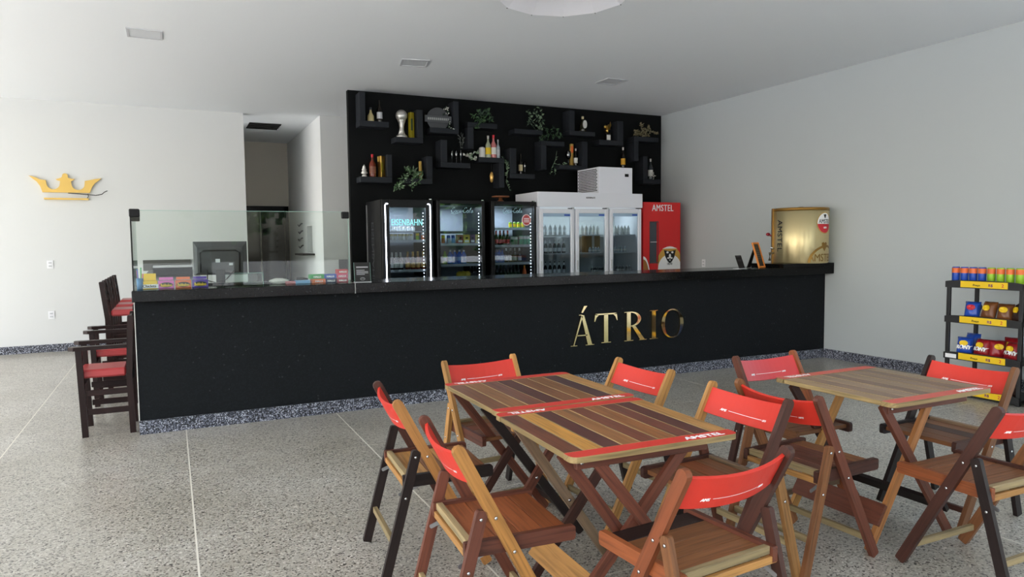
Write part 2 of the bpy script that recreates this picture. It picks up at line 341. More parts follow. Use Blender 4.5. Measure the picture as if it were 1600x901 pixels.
# sockets
def socket(p, axis, label):
    t = thing('wall_socket', label, 'socket', p)
    s = (.075, .008, .115) if axis == 'y' else (.008, .075, .115); e = (.035, .006, .018) if axis == 'y' else (.006, .035, .018); off = V((0, -.006, 0)) if axis == 'y' else V((-.006, 0, 0))
    b = new(); box(b, (0, 0, 0), s, bev=.002); mk('cover_plate', b, WHITE, t)
    for dz in (-.022, .022):
        b = new(); box(b, off+V((0, 0, dz)), e); mk('outlet', b, LGREY, t)
socket(at(78.5, 413, Y=YW-.004), 'y', 'white switch plate on the back wall, the upper of two under the crown')
socket(at(80.5, 492, Y=YW-.004), 'y', 'white socket low on the back wall above the granite baseboard')
socket(at(1099.5, 411, X=XR-.004), 'x', 'white socket on the right wall behind the counter')
# gold crown on the back wall
cs = at(104, 292, Y=YW-.05); k = (at(160, 290, Y=YW-.05)-at(48, 290, Y=YW-.05)).length/112
def cw(x, y): return V(((x-104)*k, 0, (292-y)*k))
t = thing('crown_sign', 'gold metal crown on the white back wall', 'wall sign', cs)
pts = [(66, 302), (63, 291), (58, 283), (52, 278), (46, 272.5), (57, 275.5), (63, 279), (72, 280)]
for i in range(9): a = PI+PI*i/8*1.0; pts.append((83+10.5*math.cos(a)*1, 285.5-11*math.sin(a)*1))
pts += [(94, 281), (90, 280), (87, 278), (92, 276.5), (96, 275), (97, 273)]
for i in range(7): a = math.radians(200-220*i/6); pts.append((102+4.6*math.cos(a), 271.5-4.6*math.sin(a)))
pts += [(107, 275), (112, 276.5), (117, 277), (114, 279.5), (111, 281)]
for i in range(9): a = PI+PI*i/8; pts.append((122+10.5*math.cos(a), 286-11*math.sin(a)))
pts += [(133, 280), (142, 278), (150, 276), (160, 274.5), (155, 279), (149, 284), (144, 291), (140, 302)]
b = new(); prism(b, [cw(*p)+V((0, .018, 0)) for p in pts], (0, .028, 0)); bmesh.ops.triangulate(b, faces=[f for f in b.faces if len(f.verts) > 4], ngon_method='EAR_CLIP'); mk('crown', b, mat('crown_gold', (226, 188, 98), .45, .1), t)
b = new(); box2(b, cw(68, 315), cw(138, 312)+V((0, .05, 0))); mk('crown_band', b, MC['crown_gold'], t)
b = new(); tube(b, [cw(106, 303), cw(120, 304), cw(136, 305), cw(150, 306.5), cw(160, 304), cw(164, 300), cw(169, 297.5)], .006, 6); tube(b, [cw(137, 304), cw(138, 308), cw(136, 312)], .006, 6); mk('cable', b, CORD, t)
# niche shelf and wall hooks in the corridor
t = thing('niche_shelf', 'small black shelf under the niche in the corridor wall', 'shelf', (XC2-.10, 12.35, 1.27)); b = new(); box(b, (0, 0, 0), (.2, .8, .03)); mk('shelf_board', b, BLACK, t)
for k in range(4):
    t = thing('wall_hook', ('lowest', 'second lowest', 'second highest', 'highest')[k]+' of four small dark hooks beside the corridor niche', 'hook', (XC2, 13.05+.04*(k % 2), 1.38+.13*k), 0, 'hooks beside the corridor niche')
    b = new(); tube(b, [(0, 0, .04), (-.02, 0, .04), (-.06, .02, -.01), (-.07, .05, .02)], .012, 6); mk('hook', b, DGREY, t)

# ---------------------------------------------------------------- bar counter
bar = thing('bar_counter', 'long black bar counter on a speckled granite base with gold letters', 'bar counter', (3.4, 6.3, 0)); BO = V((3.4, 6.3, 0))
def bx(a, c, bev=0, mi=0):
    b = new(); box2(b, V(a)-BO, V(c)-BO, mi, bev); return b
mk('front_panel', bx((XL, YB, .105), (XR-.002, YB+.12, ZS-.085)), BARBLK, bar)
mk('side_panel', bx((XL, YB+.12, .105), (XL+.12, 10.4, ZS-.085)), BARBLK, bar)
mk('granite_base', bx((XL-.004, YB-.014, 0), (XR-.002, YB+.13, .106)), GRAN, bar)
mk('granite_base', bx((XL-.004, YB+.13, 0), (XL+.13, 10.4, .106)), GRAN, bar)
mk('corner_bead', bx((XL-.006, YB-.005, .108), (XL, YB+.02, ZS-.09)), OFFW, bar)
mk('worktop', bx((XL-.012, SLF, ZS-.085), (1.392, SLF+.62, ZS), .004), COUNTER, bar)
mk('worktop', bx((1.400, SLF, ZS-.085), (XR-.002, SLF+.62, ZS), .004), COUNTER, bar)
mk('worktop', bx((XL-.012, SLF+.622, ZS-.085), (XL+.55, 10.5, ZS), .004), COUNTER, bar)
mk('joint_strip', bx((1.393, SLF-.001, ZS-.085), (1.399, SLF+.6, ZS+.001)), GREYM, bar)
# serif letters
def stroke(b, pts): prism(b, [LO+V((x, -.022, z)) for x, z in pts], (0, .02, 0), 0, (0, 0, 1))
def letter(kind, x0, x1, z0, z1):
    global LO
    LO = V(((x0), YB, z0))-BO; w, h = x1-x0, z1-z0; b = new(); s = .022
    P = lambda q: stroke(b, [(x*w, z*h) for x, z in q])
    if kind in 'ÁA':
        P([(.0, 0), (.28, 0), (.28, .022), (0, .022)]); P([(.11, .02), (.155, .02), (.53, .97), (.46, .97)]); P([(.46, 1), (.58, 1), (.93, .02), (.74, .02)]); P([(.64, 0), (1.02, 0), (1.02, .022), (.64, .022)]); P([(.25, .32), (.72, .32), (.72, .355), (.25, .355)])
        P([(.36, 1.0), (.5, 1.0), (.5, 1.02), (.36, 1.02)]); P([(.46, 1.08), (.53, 1.08), (.72, 1.3), (.58, 1.3)])
    if kind == 'T':
        P([(.42, .02), (.6, .02), (.6, .97), (.42, .97)]); P([(.3, 0), (.72, 0), (.72, .025), (.3, .025)]); P([(.04, .955), (.98, .955), (.98, 1), (.04, 1)])
        P([(.04, 1), (.0, .74), (.03, .74), (.1, .88), (.2, .955)]); P([(.98, 1), (.82, .955), (.92, .88), (.99, .74), (1.02, .74)])
    if kind == 'R':
        P([(.12, .02), (.3, .02), (.3, .98), (.12, .98)]); P([(.0, 0), (.42, 0), (.42, .025), (0, .025)]); P([(0, .975), (.3, .975), (.3, 1), (0, 1)])
        o = [(.3+.48*math.sin(PI*i/12), .745+.255*math.cos(PI*i/12)) for i in range(13)]; q = [(.3+.33*math.sin(PI*i/12), .745+.222*math.cos(PI*i/12)) for i in range(13)]
        for i in range(12): P([o[i], o[i+1], q[i+1], q[i]])
        P([(.36, .5), (.52, .5), (.95, .02), (.74, .02)]); P([(.68, 0), (1.04, 0), (1.04, .022), (.7, .022)])
    if kind == 'I':
        P([(.28, .02), (.74, .02), (.74, .98), (.28, .98)]); P([(0, 0), (1, 0), (1, .025), (0, .025)]); P([(0, .975), (1, .975), (1, 1), (0, 1)])
    if kind == 'O':
        n = 28; o = [(.5+.5*math.cos(2*PI*i/n), .5+.52*math.sin(2*PI*i/n)) for i in range(n)]; q = [(.5+(.5-.055-.1*abs(math.cos(2*PI*i/n))**1.5)*math.cos(2*PI*i/n), .5+.475*math.sin(2*PI*i/n)) for i in range(n)]
        for i in range(n): P([o[i], o[(i+1) % n], q[(i+1) % n], q[i]])
    mk('letter', b, GOLD, bar)
for kd, xa, xb, yb, yt in (('Á', 890, 926, 537.5, 492), ('T', 927, 962.5, 533, 489), ('R', 973.5, 1007, 529.5, 486), ('I', 1013, 1026, 527, 484), ('O', 1031.5, 1066, 524.5, 482.5)):
    p, q = at(xa, yb, Y=YB), at(xb, yb, Y=YB); u = at((xa+xb)/2, yt, Y=YB); letter(kd, p.x, q.x, (p.z+q.z)/2-.012, u.z)

# glass screen on the left of the counter
GZ = 1.715; gy = SLF+.16; gx0, gx1 = XL+.0, 1.385; gl = 6.86
t = thing('glass_screen', 'clear glass screen with black corner clips on the left of the bar', 'glass screen', (.55, gy, ZS)); g0 = V((.55, gy, ZS))
def gbox(n, a, c, m, par=t, bev=0):
    b = new(); box2(b, V(a)-g0, V(c)-g0, 0, bev); return mk(n, b, m, par)
gbox('front_pane', (gx0, gy, ZS), (gx1, gy+.006, GZ), GLASS); gbox('side_pane', (gx0-.004, gy+.01, ZS), (gx0+.002, gl, GZ-.01), GLASS)
gbox('pane_edge', (gx0, gy-.0005, GZ), (gx1, gy+.0065, GZ+.003), GEDGE); gbox('pane_edge', (gx1, gy-.0005, ZS), (gx1+.004, gy+.0065, GZ), GEDGE)
gbox('pane_edge', (gx0-.004, gl, ZS), (gx0+.002, gl+.004, GZ-.01), GEDGE); gbox('pane_edge', (gx0-.008, gy-.003, ZS), (gx0-.001, gy+.008, GZ-.03), BLACK)
gbox('corner_clip', (gx0-.012, gy-.012, GZ-.05), (gx0+.06, gy+.045, GZ+.012), BLACK, t, .006); gbox('corner_clip', (gx1-.055, gy-.012, GZ-.055), (gx1+.008, gy+.02, GZ+.004), BLACK, t, .006)
gbox('corner_clip', (gx0-.03, gl-.06, GZ-.06), (gx0+.035, gl+.008, GZ-.01), BLACK, t, .006)

# things on the counter behind the glass
def carton(px0, px1, ytop, ybot, Y, dep, m, word, wm, label, group=None, lid=None, size=.55, z=None, cat='gum box', tilt=0):
    p0, p1 = at(px0, ybot, Y=Y), at(px1, ybot, Y=Y); zb = z if z is not None else ZS; h = (at((px0+px1)/2, ytop, Y=Y)-at((px0+px1)/2, ybot, Y=Y)).z; w_ = p1.x-p0.x
    t = thing('gum_box', label, cat, ((p0.x+p1.x)/2, Y+dep/2, zb), tilt, group)
    b = new(); box2(b, (-w_/2, -dep/2, 0), (w_/2, dep/2, h), 0, .003); mk('carton', b, m, t)
    if word: text('lettering', word, h*size, (0, -dep/2-.0008, h*.25), (1, 0, 0), (0, 0, 1), wm, t, .0005, .001, sx=min(1, w_*.85/(len(word)*h*size*.55)))
    if lid:
        b = new(); box2(b, (-w_*.42, dep/2-.004, h), (w_*.42, dep/2, h+lid)); mk('open_lid', b, m, t)
    return t
yg = gy+.05
carton(219, 246, 433, 445.5, yg, .09, YEL, None, None, 'yellow chewing gum box with white name label, left end of the counter', lid=.055)
t = [o for o in bpy.data.objects if o.name.startswith('gum_box')][-1]
b = new(); box2(b, (-.062, -.047, .006), (.066, -.0455, .036)); mk('name_label', b, WHITEP, t); b = new(); box2(b, (-.066, -.0475, .006), (-.05, -.0455, .036)); mk('label_stripe', b, REDC, t)
text('lettering', 'Chiclets', .03, (.004, -.0485, .013), (1, 0, 0), (0, 0, 1), BLACKM, t, .0004, .0008, sx=.95)
for a, c, m, nm in ((247.5, 272, PINK, 'pink'), (274, 299, ORA, 'orange'), (300.5, 325.5, PUR, 'purple')):
    t = carton(a, c, 432.5, 444.5, yg, .09, m, 'Bubbaloo', YEL, nm+' bubble gum box with yellow lettering behind the glass screen', 'bubble gum boxes in a row'); 
    b = new(); box2(b, (-.05, .02, .065), (.05, .03, .085)); mk('lid_flap', b, m, t)
    b = new(); prism(b, [(x*.048, -.0459, .028+z*.02) for x, z in [(math.cos(PI*i/8), math.sin(PI*i/8)) for i in range(16)]], (0, .0006, 0)); mk('badge', b, BLACKM, t)
# right-hand stack of gum boxes
GB = [(488, 509, 431, 438, ORA, 'HALLS', 'orange flat gum box under the green one', 0), (485, 507, 424, 431, GRN, 'HALLS', 'green flat gum box on top of the orange one', 1),
      (510, 525, 431, 438, mat('navy_card', (30, 44, 96), .45), 'HALLS', 'navy flat gum box under the bright blue one', 0), (507, 526, 423.5, 431, BLUE, 'HALLS', 'bright blue flat gum box on top of the navy one', 1),
      (527, 544, 431, 438, mat('crimson_card', (176, 30, 62), .45), 'HALLS', 'crimson gum box at the bottom of the right-hand stack', 0), (526, 544, 424, 431, mat('rose_card', (214, 70, 110), .45), 'HALLS', 'rose gum box in the middle of the right-hand stack', 1), (528, 544, 416.5, 424, REDC, 'HALLS', 'bright red gum box at the top of the right-hand stack', 2)]
for a, c, y0, y1, m, wd, lb, lv in GB:
    carton(a, c, 431.2, 438, yg+.01, .1, m, wd, WHITEP, lb, 'stacked gum boxes by the glass edge', z=ZS+.0375*lv, size=.6)
t = carton(462, 485, 433, 438, yg+.03, .08, BLUEL, None, None, 'flat light blue sweet packet beside the green gum box', cat='packet')
t = carton(447, 463, 434, 438, yg+.04, .06, mat('dusty_pink', (206, 120, 130), .5), None, None, 'flat pink packet beside the crumpled white cloth', cat='packet')
# cloth
p = at(436, 437, Y=gy+.2); b = new(); ball(b, (0, 0, .02), .075, 0, 3, (1.1, .8, .35))
for v in b.verts: v.co += V((random.uniform(-.006, .006), random.uniform(-.006, .006), random.uniform(-.004, .004))) if v.co.z > .0 else V((0, 0, 0))
for v in b.verts: v.co.z = max(0, v.co.z)
o = mk('cleaning_cloth', b, OFFW, None, True); o.location = (p.x, p.y, ZS); tag(o, 'crumpled white cloth on the counter behind the glass', 'cloth')
# card reader / calculator
p = at(470, 430, Y=gy+.3); t = thing('card_reader', 'small black card machine behind the flat gum packets', 'card machine', (p.x, p.y, ZS))
b = new(); box(b, (0, 0, .02), (.1, .16, .04), 0, None, .006); mk('body', b, BLACK, t)
b = new(); box(b, (0, .03, .041), (.06, .05, .003)); mk('screen', b, DGREY, t)
# pens in a cup at the far left
p = at(213, 444, Y=gy+.03); t = thing('pen_cup', 'cup of coloured pens in the left corner of the glass screen', 'pen cup', (gx0+.04, gy+.06, ZS))
b = new(); lathe(b, [(.022, 0), (.025, .085), (.022, .085), (.02, .01)], n=14); mk('cup', b, mat('teal_cup', (60, 120, 170), .4), t)
for k, m in enumerate((PINK, OFFW, RED, BLUE, GRN)):
    b = new(); a = k*1.3; tube(b, [(.012*math.cos(a), .012*math.sin(a), .015), (.022*math.cos(a), .022*math.sin(a), .12+.012*k)], .004, 6); mk('pen', b, m, t)
# monitor seen from behind
p = at(345, 437, Y=6.42); t = thing('monitor', 'black computer monitor seen from behind on its stand', 'monitor', (p.x, 6.42, ZS), math.radians(-8))
mw = (at(388, 400, Y=6.4)-at(303, 400, Y=6.4)).x; z0, z1 = .088, at(345, 377, Y=6.4).z-ZS
b = new(); n_ = [[b.verts.new((sx*mw/2*q, y, z)) for sx, z in ((-1, za), (1, za), (1, zb), (-1, zb))] for q, y, za, zb in ((1, .062, z0-.005, z1), (1, .05, z0-.005, z1), (.84, .02, z0+.012, z1-.05))]
for p_, q_ in zip(n_, n_[1:]):
    for i in range(4): b.faces.new((p_[i], p_[(i+1) % 4], q_[(i+1) % 4], q_[i]))
b.faces.new(n_[0][::-1]); b.faces.new(n_[-1]); mk('screen_panel', b, mat('monitor_grey', (66, 66, 69), .5, spec=.3), t)
hx_, ha, hb = mw*.36, z0+.02, z1-.075
b = new(); prism(b, [(-hx_, .03, ha), (hx_, .03, ha), (hx_, .03, hb-.02), (hx_-.025, .03, hb), (-hx_+.025, .03, hb), (-hx_, .03, hb-.02)], (0, -.035, 0)); mk('back_housing', b, mat('charcoal_plastic', (50, 50, 53), .45, spec=.3), t)
b = new(); tube(b, [(-hx_, -.004, ha), (-hx_, -.004, hb-.02), (-hx_+.025, -.004, hb), (hx_-.025, -.004, hb), (hx_, -.004, hb-.02), (hx_, -.004, ha)], .007, 6); mk('housing_rim', b, BLACK, t)
b = new(); box2(b, (-.035, -.007, z0+.10), (.0, -.004, z0+.13)); mk('label_sticker', b, LGREY, t)
b = new(); box2(b, (.07, -.007, z0+.075), (.10, -.004, z0+.095)); mk('label_sticker', b, LGREY, t)
b = new(); box2(b, (-.035, -.012, .012), (.035, .012, z0+.04), 0, .004); mk('stand_column', b, BLACK, t)
b = new(); box2(b, (-.12, -.07, 0), (.12, .10, .014), 0, .004); mk('stand_base', b, BLACK, t)
b = new(); tube(b, [(-.1, -.01, z0+.04), (-.1, -.04, .04), (-.03, -.06, .02), (.05, -.05, .05), (.11, -.02, z0+.03)], .005, 6); mk('cable', b, CORD, t)
p = at(385, 438, Y=6.25); t = thing('keyboard', 'low black keyboard lying behind the acrylic holder', 'keyboard', (p.x, 6.283, ZS), .0)
b = new(); box(b, (0, 0, .009), (.36, .11, .016), 0, None, .003); mk('keyboard_tray', b, BLACK, t)
b = new()
for r in range(4):
    for c in range(14): box(b, (-.16+.0246*c, -.04+.026*r, .02), (.02, .021, .006))
mk('keys', b, DGREY, t, kind='stuff')
p = at(389, 436, Y=gy+.1); t = thing('acrylic_holder', 'empty clear acrylic sheet holder standing in front of the keyboard', 'sheet holder', (p.x, gy+.1, ZS))
b = new(); box2(b, (-.11, 0, 0), (.11, .003, .1)); mk('pane', b, GLASS, t); b = new(); box2(b, (-.113, 0, .1), (.113, .003, .103)); box2(b, (.11, 0, 0), (.113, .003, .1)); mk('pane_edge', b, GEDGE, t)
b = new(); box2(b, (-.11, -.03, 0), (.11, .03, .003)); mk('foot', b, GLASS, t)
p = at(372, 434, Y=6.5); t = thing('paper_sheet', 'white paper propped behind the keyboard', 'paper', (p.x-.02, 6.5, ZS)); b = new(); box2(b, (-.1, 0, 0), (.1, .004, .085)); mk('sheet', b, WHITEP, t); b = new(); box2(b, (.1, -.001, 0), (.18, .005, .085)); mk('dark_card', b, BLACKM, t)
# dark reflections in the glass screen, built as wall strips; box on the side counter
for (xa, xb, lb) in ((224, 298, 'dark glass reflection built as a strip on the back wall behind the monitor'), (530, 543, 'dark glass reflection built as a strip on the wall right of the corridor')):
    Yw = YW if xa < 400 else YW2; q0, q1 = at(xa, 423, Y=Yw-.02), at(xb, 405, Y=Yw-.02); b = new(); box2(b, (q0.x, Yw-.03, q0.z), (q1.x, Yw-.001, q1.z)); tag(mk('reflection_band', b, mat('reflection_dark', (74, 74, 72), .4)), lb, 'reflection strip')
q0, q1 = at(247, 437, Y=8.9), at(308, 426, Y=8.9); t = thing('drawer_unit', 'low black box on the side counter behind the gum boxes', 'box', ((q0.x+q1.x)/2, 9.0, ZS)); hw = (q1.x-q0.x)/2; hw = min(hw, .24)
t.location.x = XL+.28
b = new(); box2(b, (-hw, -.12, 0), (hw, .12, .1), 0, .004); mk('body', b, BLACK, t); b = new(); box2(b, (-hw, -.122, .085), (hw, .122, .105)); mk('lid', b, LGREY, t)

# menu cards on the counter
def card_lines(t, w, h, n, m, y, seed):
    rnd = random.Random(seed)
    for k in range(n):
        b = new(); z = h*.82-h*.5*k/max(1, n-1); l = w*rnd.uniform(.5, .8); box2(b, (-l/2, y-.0008, z-.0025), (l/2, y, z+.0025)); mk('print_line', b, m, t)
p = at(567, 440, Y=SLF+.12); t = thing('menu_stand', 'black menu card in a clear stand beside the glass screen', 'menu card', (p.x, SLF+.12, ZS), math.radians(-6))
pv = bpy.data.objects.new('card', None); hh = at(567, 409, Y=SLF+.12).z-ZS
b = new(); box2(b, (-.068, 0, .006), (.068, .004, hh)); Mt = Matrix.Rotation(math.radians(-14), 4, 'X'); bmesh.ops.transform(b, matrix=Mt, verts=b.verts); cardm = mk('card', b, BLACKM, t)
b = new(); 
for k, z in enumerate((.135, .128, .105, .092, .08, .068)): box2(b, (-.05, -.001, z), (.05-.03*(k % 3 == 2), -.0003, z+.0035))
bmesh.ops.transform(b, matrix=Mt, verts=b.verts); mk('print_lines', b, LGREY, cardm)
b = new(); rg = [(.02*math.cos(2*PI*i/20), -.0008, .03+.011*math.sin(2*PI*i/20)) for i in range(21)]; tube(b, rg, .0012, 4); tube(b, [(-.012, -.001, .028), (-.006, -.001, .036), (0, -.001, .03), (.006, -.001, .036), (.012, -.001, .028)], .0012, 4); bmesh.ops.transform(b, matrix=Mt, verts=b.verts); mk('crown_emblem', b, LGREY, cardm)
b = new(); box2(b, (-.072, -.02, 0), (.072, .05, .005)); mk('stand_foot', b, LGREY, t)
b = new(); box2(b, (-.07, -.0008, .006), (-.068, .0045, hh)); box2(b, (.068, -.0008, .006), (.07, .0045, hh)); bmesh.ops.transform(b, matrix=Mt, verts=b.verts); mk('acrylic_edge', b, GEDGE, t)
p = at(1160, 423, Y=SLF+.17); t = thing('menu_card', 'small black menu card leaning beside the orange framed one', 'menu card', (p.x, SLF+.17, ZS), math.radians(20))
hh = at(1156, 399, Y=SLF+.17).z-ZS; Mt = Matrix.Rotation(math.radians(-20), 4, 'X')
b = new(); box2(b, (-.07, 0, .006), (.07, .005, hh+.01)); bmesh.ops.transform(b, matrix=Mt, verts=b.verts); cm = mk('card', b, BLACKM, t)
b = new(); [box2(b, (-.05, -.001, z), (.05, -.0003, z+.004)) for z in (.15, .142, .11, .1, .09)]; bmesh.ops.transform(b, matrix=Mt, verts=b.verts); mk('print_lines', b, DGREY, cm)
b = new(); box2(b, (-.075, -.02, 0), (.075, .08, .006)); mk('stand_foot', b, LGREY, t)
p = at(1192, 422, Y=SLF+.13); t = thing('framed_menu', 'orange wooden frame with a black menu leaning beside the beer dispenser', 'framed menu', (p.x, SLF+.14, ZS+.0035), math.radians(22))
hh = at(1187, 380, Y=SLF+.14).z-ZS+.02; hw = .085; Mt = Matrix.Rotation(math.radians(-17), 4, 'X')
for a, c in (((-hw, 0), (hw, .022)), ((-hw, hh-.022), (hw, hh)), ((-hw, .022), (-hw+.022, hh-.022)), ((hw-.022, .022), (hw, hh-.022))):
    b = new(); box2(b, (a[0], -.008, a[1]), (c[0], .010, c[1]), 0, .002); bmesh.ops.transform(b, matrix=Mt, verts=b.verts); mk('frame_bar', b, wood('wood_frame', (206, 120, 44)), t)
b = new(); box2(b, (-hw+.02, 0, .02), (hw-.02, .006, hh-.02)); bmesh.ops.transform(b, matrix=Mt, verts=b.verts); cm = mk('menu_sheet', b, BLACKM, t)
b = new(); [box2(b, (-.05, -.001, z*hh), (.05-.02*(k % 2), -.0002, z*hh+.005)) for k, z in enumerate((.86, .8, .68, .6, .52, .44, .37))]; bmesh.ops.transform(b, matrix=Mt, verts=b.verts); mk('print_lines', b, DGREY, cm)
b = new(); prism(b, [(-.03, .09, hh*.75), (.03, .09, hh*.75), (.05, .16, .0), (-.05, .16, 0)], (0, .006, 0)); mk('back_support', b, BLACK, t)

# ---------------------------------------------------------------- beer dispenser
dc = V((6.825, SLF+.222, 0)); RZ = .045
b = new(); box2(b, (6.32, SLF+.002, ZS), (XR-.002, SLF+.5, ZS+RZ)); tag(mk('riser_plinth', b, COUNTER), 'low black plinth under the gold beer dispenser', 'plinth')
DR = .316; H = at(1250, 323, Y=SLF-.05).z-ZS-RZ
t = thing('beer_dispenser', 'gold barrel-shaped beer dispenser at the right end of the bar', 'beer dispenser', (dc.x, dc.y, ZS+RZ))
def dsurf(a, z, off=.0): return V((math.cos(a)*(DR+off), math.sin(a)*(DR+off), z))
b = new(); lathe(b, [(DR-.012, .0), (DR, .008), (DR, H-.035)], n=72); mk('barrel', b, DISP, t)
_n = DISP.node_tree; _tg = _n.nodes.new('ShaderNodeTangent'); _tg.direction_type = 'RADIAL'; _tg.axis = 'Z'; _b = _n.nodes['Principled BSDF']; _n.links.new(_tg.outputs[0], _b.inputs['Tangent']); _b.inputs['Anisotropic'].default_value = .9; _b.inputs['Anisotropic Rotation'].default_value = .25
b = new(); lathe(b, [(DR+.001, H-.036), (DR+.001, H-.004), (DR-.006, H)], n=72); mk('top_band', b, DISPD, t)
b = new(); lathe(b, [(.05, H), (.045, H+.012), (.01, H+.016)], n=24); mk('lid_knob', b, BLACK, t)
b = new(); A = [math.radians(118+34*i/10) for i in range(11)]
q = [dsurf(a, 0, .014) for a in A]+[dsurf(a, 0, .001) for a in A[::-1]]; fs = prism(b, q, (0, 0, H), 0, (0, 0, 1)); bmesh.ops.triangulate(b, faces=fs[:2]); mk('side_band', b, DISPD, t)
ta = math.radians(140); tr = lambda r, z, da=0: V((math.cos(ta+da)*r, math.sin(ta+da)*r, z))
b = new(); tube(b, [tr(DR, H*.50), tr(DR+.03, H*.51)], .01, 8); ball(b, tr(DR+.05, H*.53), .026, 0, 2, (1.2, .8, .8)); mk('tap_lever', b, mat('maroon_knob', (140, 24, 44), .3), t)
b = new(); tube(b, [tr(DR, .12, .25), tr(DR+.05, .12, .25), tr(DR+.05, .03, .25)], .016, 8); tube(b, [tr(DR, .17, .25), tr(DR+.04, .19, .25)], .012, 8); mk('tap', b, CHROME, t)
def wrap(a0, z0, up=True, off=.0015):
    if up: return lambda x, y, z: dsurf(a0+x/DR, z0+y, off+z)
    return lambda x, y, z: dsurf(a0+y/DR, z0-x, off+z)
text('lettering', 'AMSTEL', .105, (0, 0, 0), (1, 0, 0), (0, 0, 1), BLACKM, t, .0008, .0006, sx=.98, space=1.06, warp=wrap(math.radians(170), H*.50, False))
def disc(am, zm, r, m, n=24, off=.001, lo=-1, hi=1, name='logo'):
    b = new(); cols = []
    for i in range(n+1):
        x = -math.cos(PI*i/n); q = math.sqrt(max(0, 1-x*x)); y0, y1 = max(lo, -q), min(hi, q)
        if y1 > y0-1e-9: cols.append((b.verts.new(dsurf(am+r*x/DR, zm+r*y0, off)), b.verts.new(dsurf(am+r*x/DR, zm+r*y1, off))))
    for p, q in zip(cols, cols[1:]): b.faces.new((p[0], q[0], q[1], p[1]))
    mk(name, b, m, t)
la = math.radians(278); disc(la, H*.72, .125, GOLDPAINT); disc(la, H*.72, .115, WHITEP, off=.0018); disc(la, H*.72, .115, REDC, lo=-1, hi=-.1, off=.0026)
text('lettering', 'AMSTEL', .068, (0, 0, 0), (1, 0, 0), (0, 0, 1), BLACKM, t, .0004, .0003, sx=.84, warp=wrap(la, H*.72-.004, True, .0034))
text('lettering', '1870', .03, (0, 0, 0), (1, 0, 0), (0, 0, 1), WHITEP, t, .0004, .0006, warp=wrap(la, H*.72-.065, True, .0034))
b = new(); cc = b.verts.new(dsurf(la, H*.72+.078, .0026)); vs = [b.verts.new(dsurf(la+x/DR, H*.72+z, .0026)) for x, z in ((-.03, .1), (-.012, .095), (0, .105), (.012, .095), (.03, .1), (.016, .075), (.006, .055), (-.006, .055), (-.016, .075))]
[b.faces.new((cc, vs[i], vs[(i+1) % 9])) for i in range(9)]; mk('crest', b, BLACKM, t)
la2 = math.radians(284); R2 = .26; b = new(); n = 20
arc = [(R2*math.cos(a), R2*.82*math.sin(a)) for a in [PI-i*PI*.7/n for i in range(n+1)]]
for i in range(n):
    b.faces.new([b.verts.new(dsurf(la2+x/DR, max(.01, z), .0012)) for x, z in (arc[i], arc[i+1], (arc[i+1][0]*.88, arc[i+1][1]*.88), (arc[i][0]*.88, arc[i][1]*.88))])
mk('emblem_arc', b, DISPD, t)
text('lettering', 'AMSTEL', .125, (0, 0, 0), (1, 0, 0), (0, 0, 1), DISPD, t, .0005, .0003, sx=.88, warp=wrap(math.radians(272), .025, True, .0018))
b = new(); cc = b.verts.new(dsurf(la, .2, .0016)); vs = [b.verts.new(dsurf(la+x*.05/DR, .2+z*.06, .0016)) for x, z in ((-1, .6), (-.4, .8), (0, .6), (.4, .8), (1, .6), (.8, -.2), (0, -1), (-.8, -.2))]
[b.faces.new((cc, vs[i], vs[(i+1) % 8])) for i in range(8)]; mk('crest', b, DISPD, t)

# ---------------------------------------------------------------- drinks
BOT = {}
def vessel(kind, mats):
    """one mesh per kind of bottle or can (height 1 = real height, base at z 0)"""
    key = kind+'|'+'|'.join(m.name for m in mats)
    if key in BOT: return BOT[key]
    b = new()
    if kind == 'can': lathe(b, [(.026, 0, 1), (.032, .012, 0), (.033, .10, 2), (.033, .145, 0), (.028, .155, 1), (.026, .156, 1)], n=12)
    if kind == 'shortcan': lathe(b, [(.026, 0, 1), (.032, .01, 0), (.033, .03, 2), (.033, .085, 0), (.033, .105, 0), (.027, .118, 1), (.026, .12, 1)], n=12)
    if kind == 'longneck': lathe(b, [(.028, 0, 0), (.031, .01, 0), (.031, .03, 1), (.031, .09, 0), (.031, .12, 0), (.014, .165, 1), (.013, .205, 2), (.014, .222, 2), (.012, .224, 2)], n=12)
    if kind == 'water': lathe(b, [(.03, 0, 0), (.034, .01, 0), (.034, .05, 1), (.034, .10, 0), (.033, .13, 0), (.013, .17, 2), (.014, .19, 2), (.013, .192, 2)], n=12)
    if kind == 'spirit': lathe(b, [(.036, 0, 0), (.039, .01, 0), (.039, .05, 1), (.039, .14, 0), (.038, .175, 0), (.014, .225, 0), (.013, .26, 2), (.015, .30, 2), (.014, .302, 2)], n=14)
    if kind == 'squat': lathe(b, [(.045, 0, 0), (.052, .015, 0), (.05, .09, 0), (.02, .14, 0), (.015, .18, 2), (.018, .215, 2), (.016, .217, 2)], n=14)
    if kind == 'liqueur': lathe(b, [(.03, 0, 0), (.036, .02, 0), (.03, .09, 0), (.012, .15, 2), (.012, .18, 2)], n=12)
    if kind == 'flute': lathe(b, [(.03, 0), (.03, .004), (.004, .01), (.004, .08), (.02, .10), (.026, .15), (.024, .21), (.022, .21), (.023, .15), (.018, .108), (.001, .1)], n=14)
    if kind == 'balloon': lathe(b, [(.034, 0), (.034, .004), (.004, .01), (.004, .1), (.03, .118), (.05, .155), (.05, .19), (.038, .235), (.036, .235), (.047, .19), (.047, .157), (.03, .124), (.001, .118)], n=16)
    bmesh.ops.recalc_face_normals(b, faces=b.faces); me = bpy.data.meshes.new(kind); b.to_mesh(me); b.free()
    for m in mats: me.materials.append(m)
    BOT[key] = me; return me
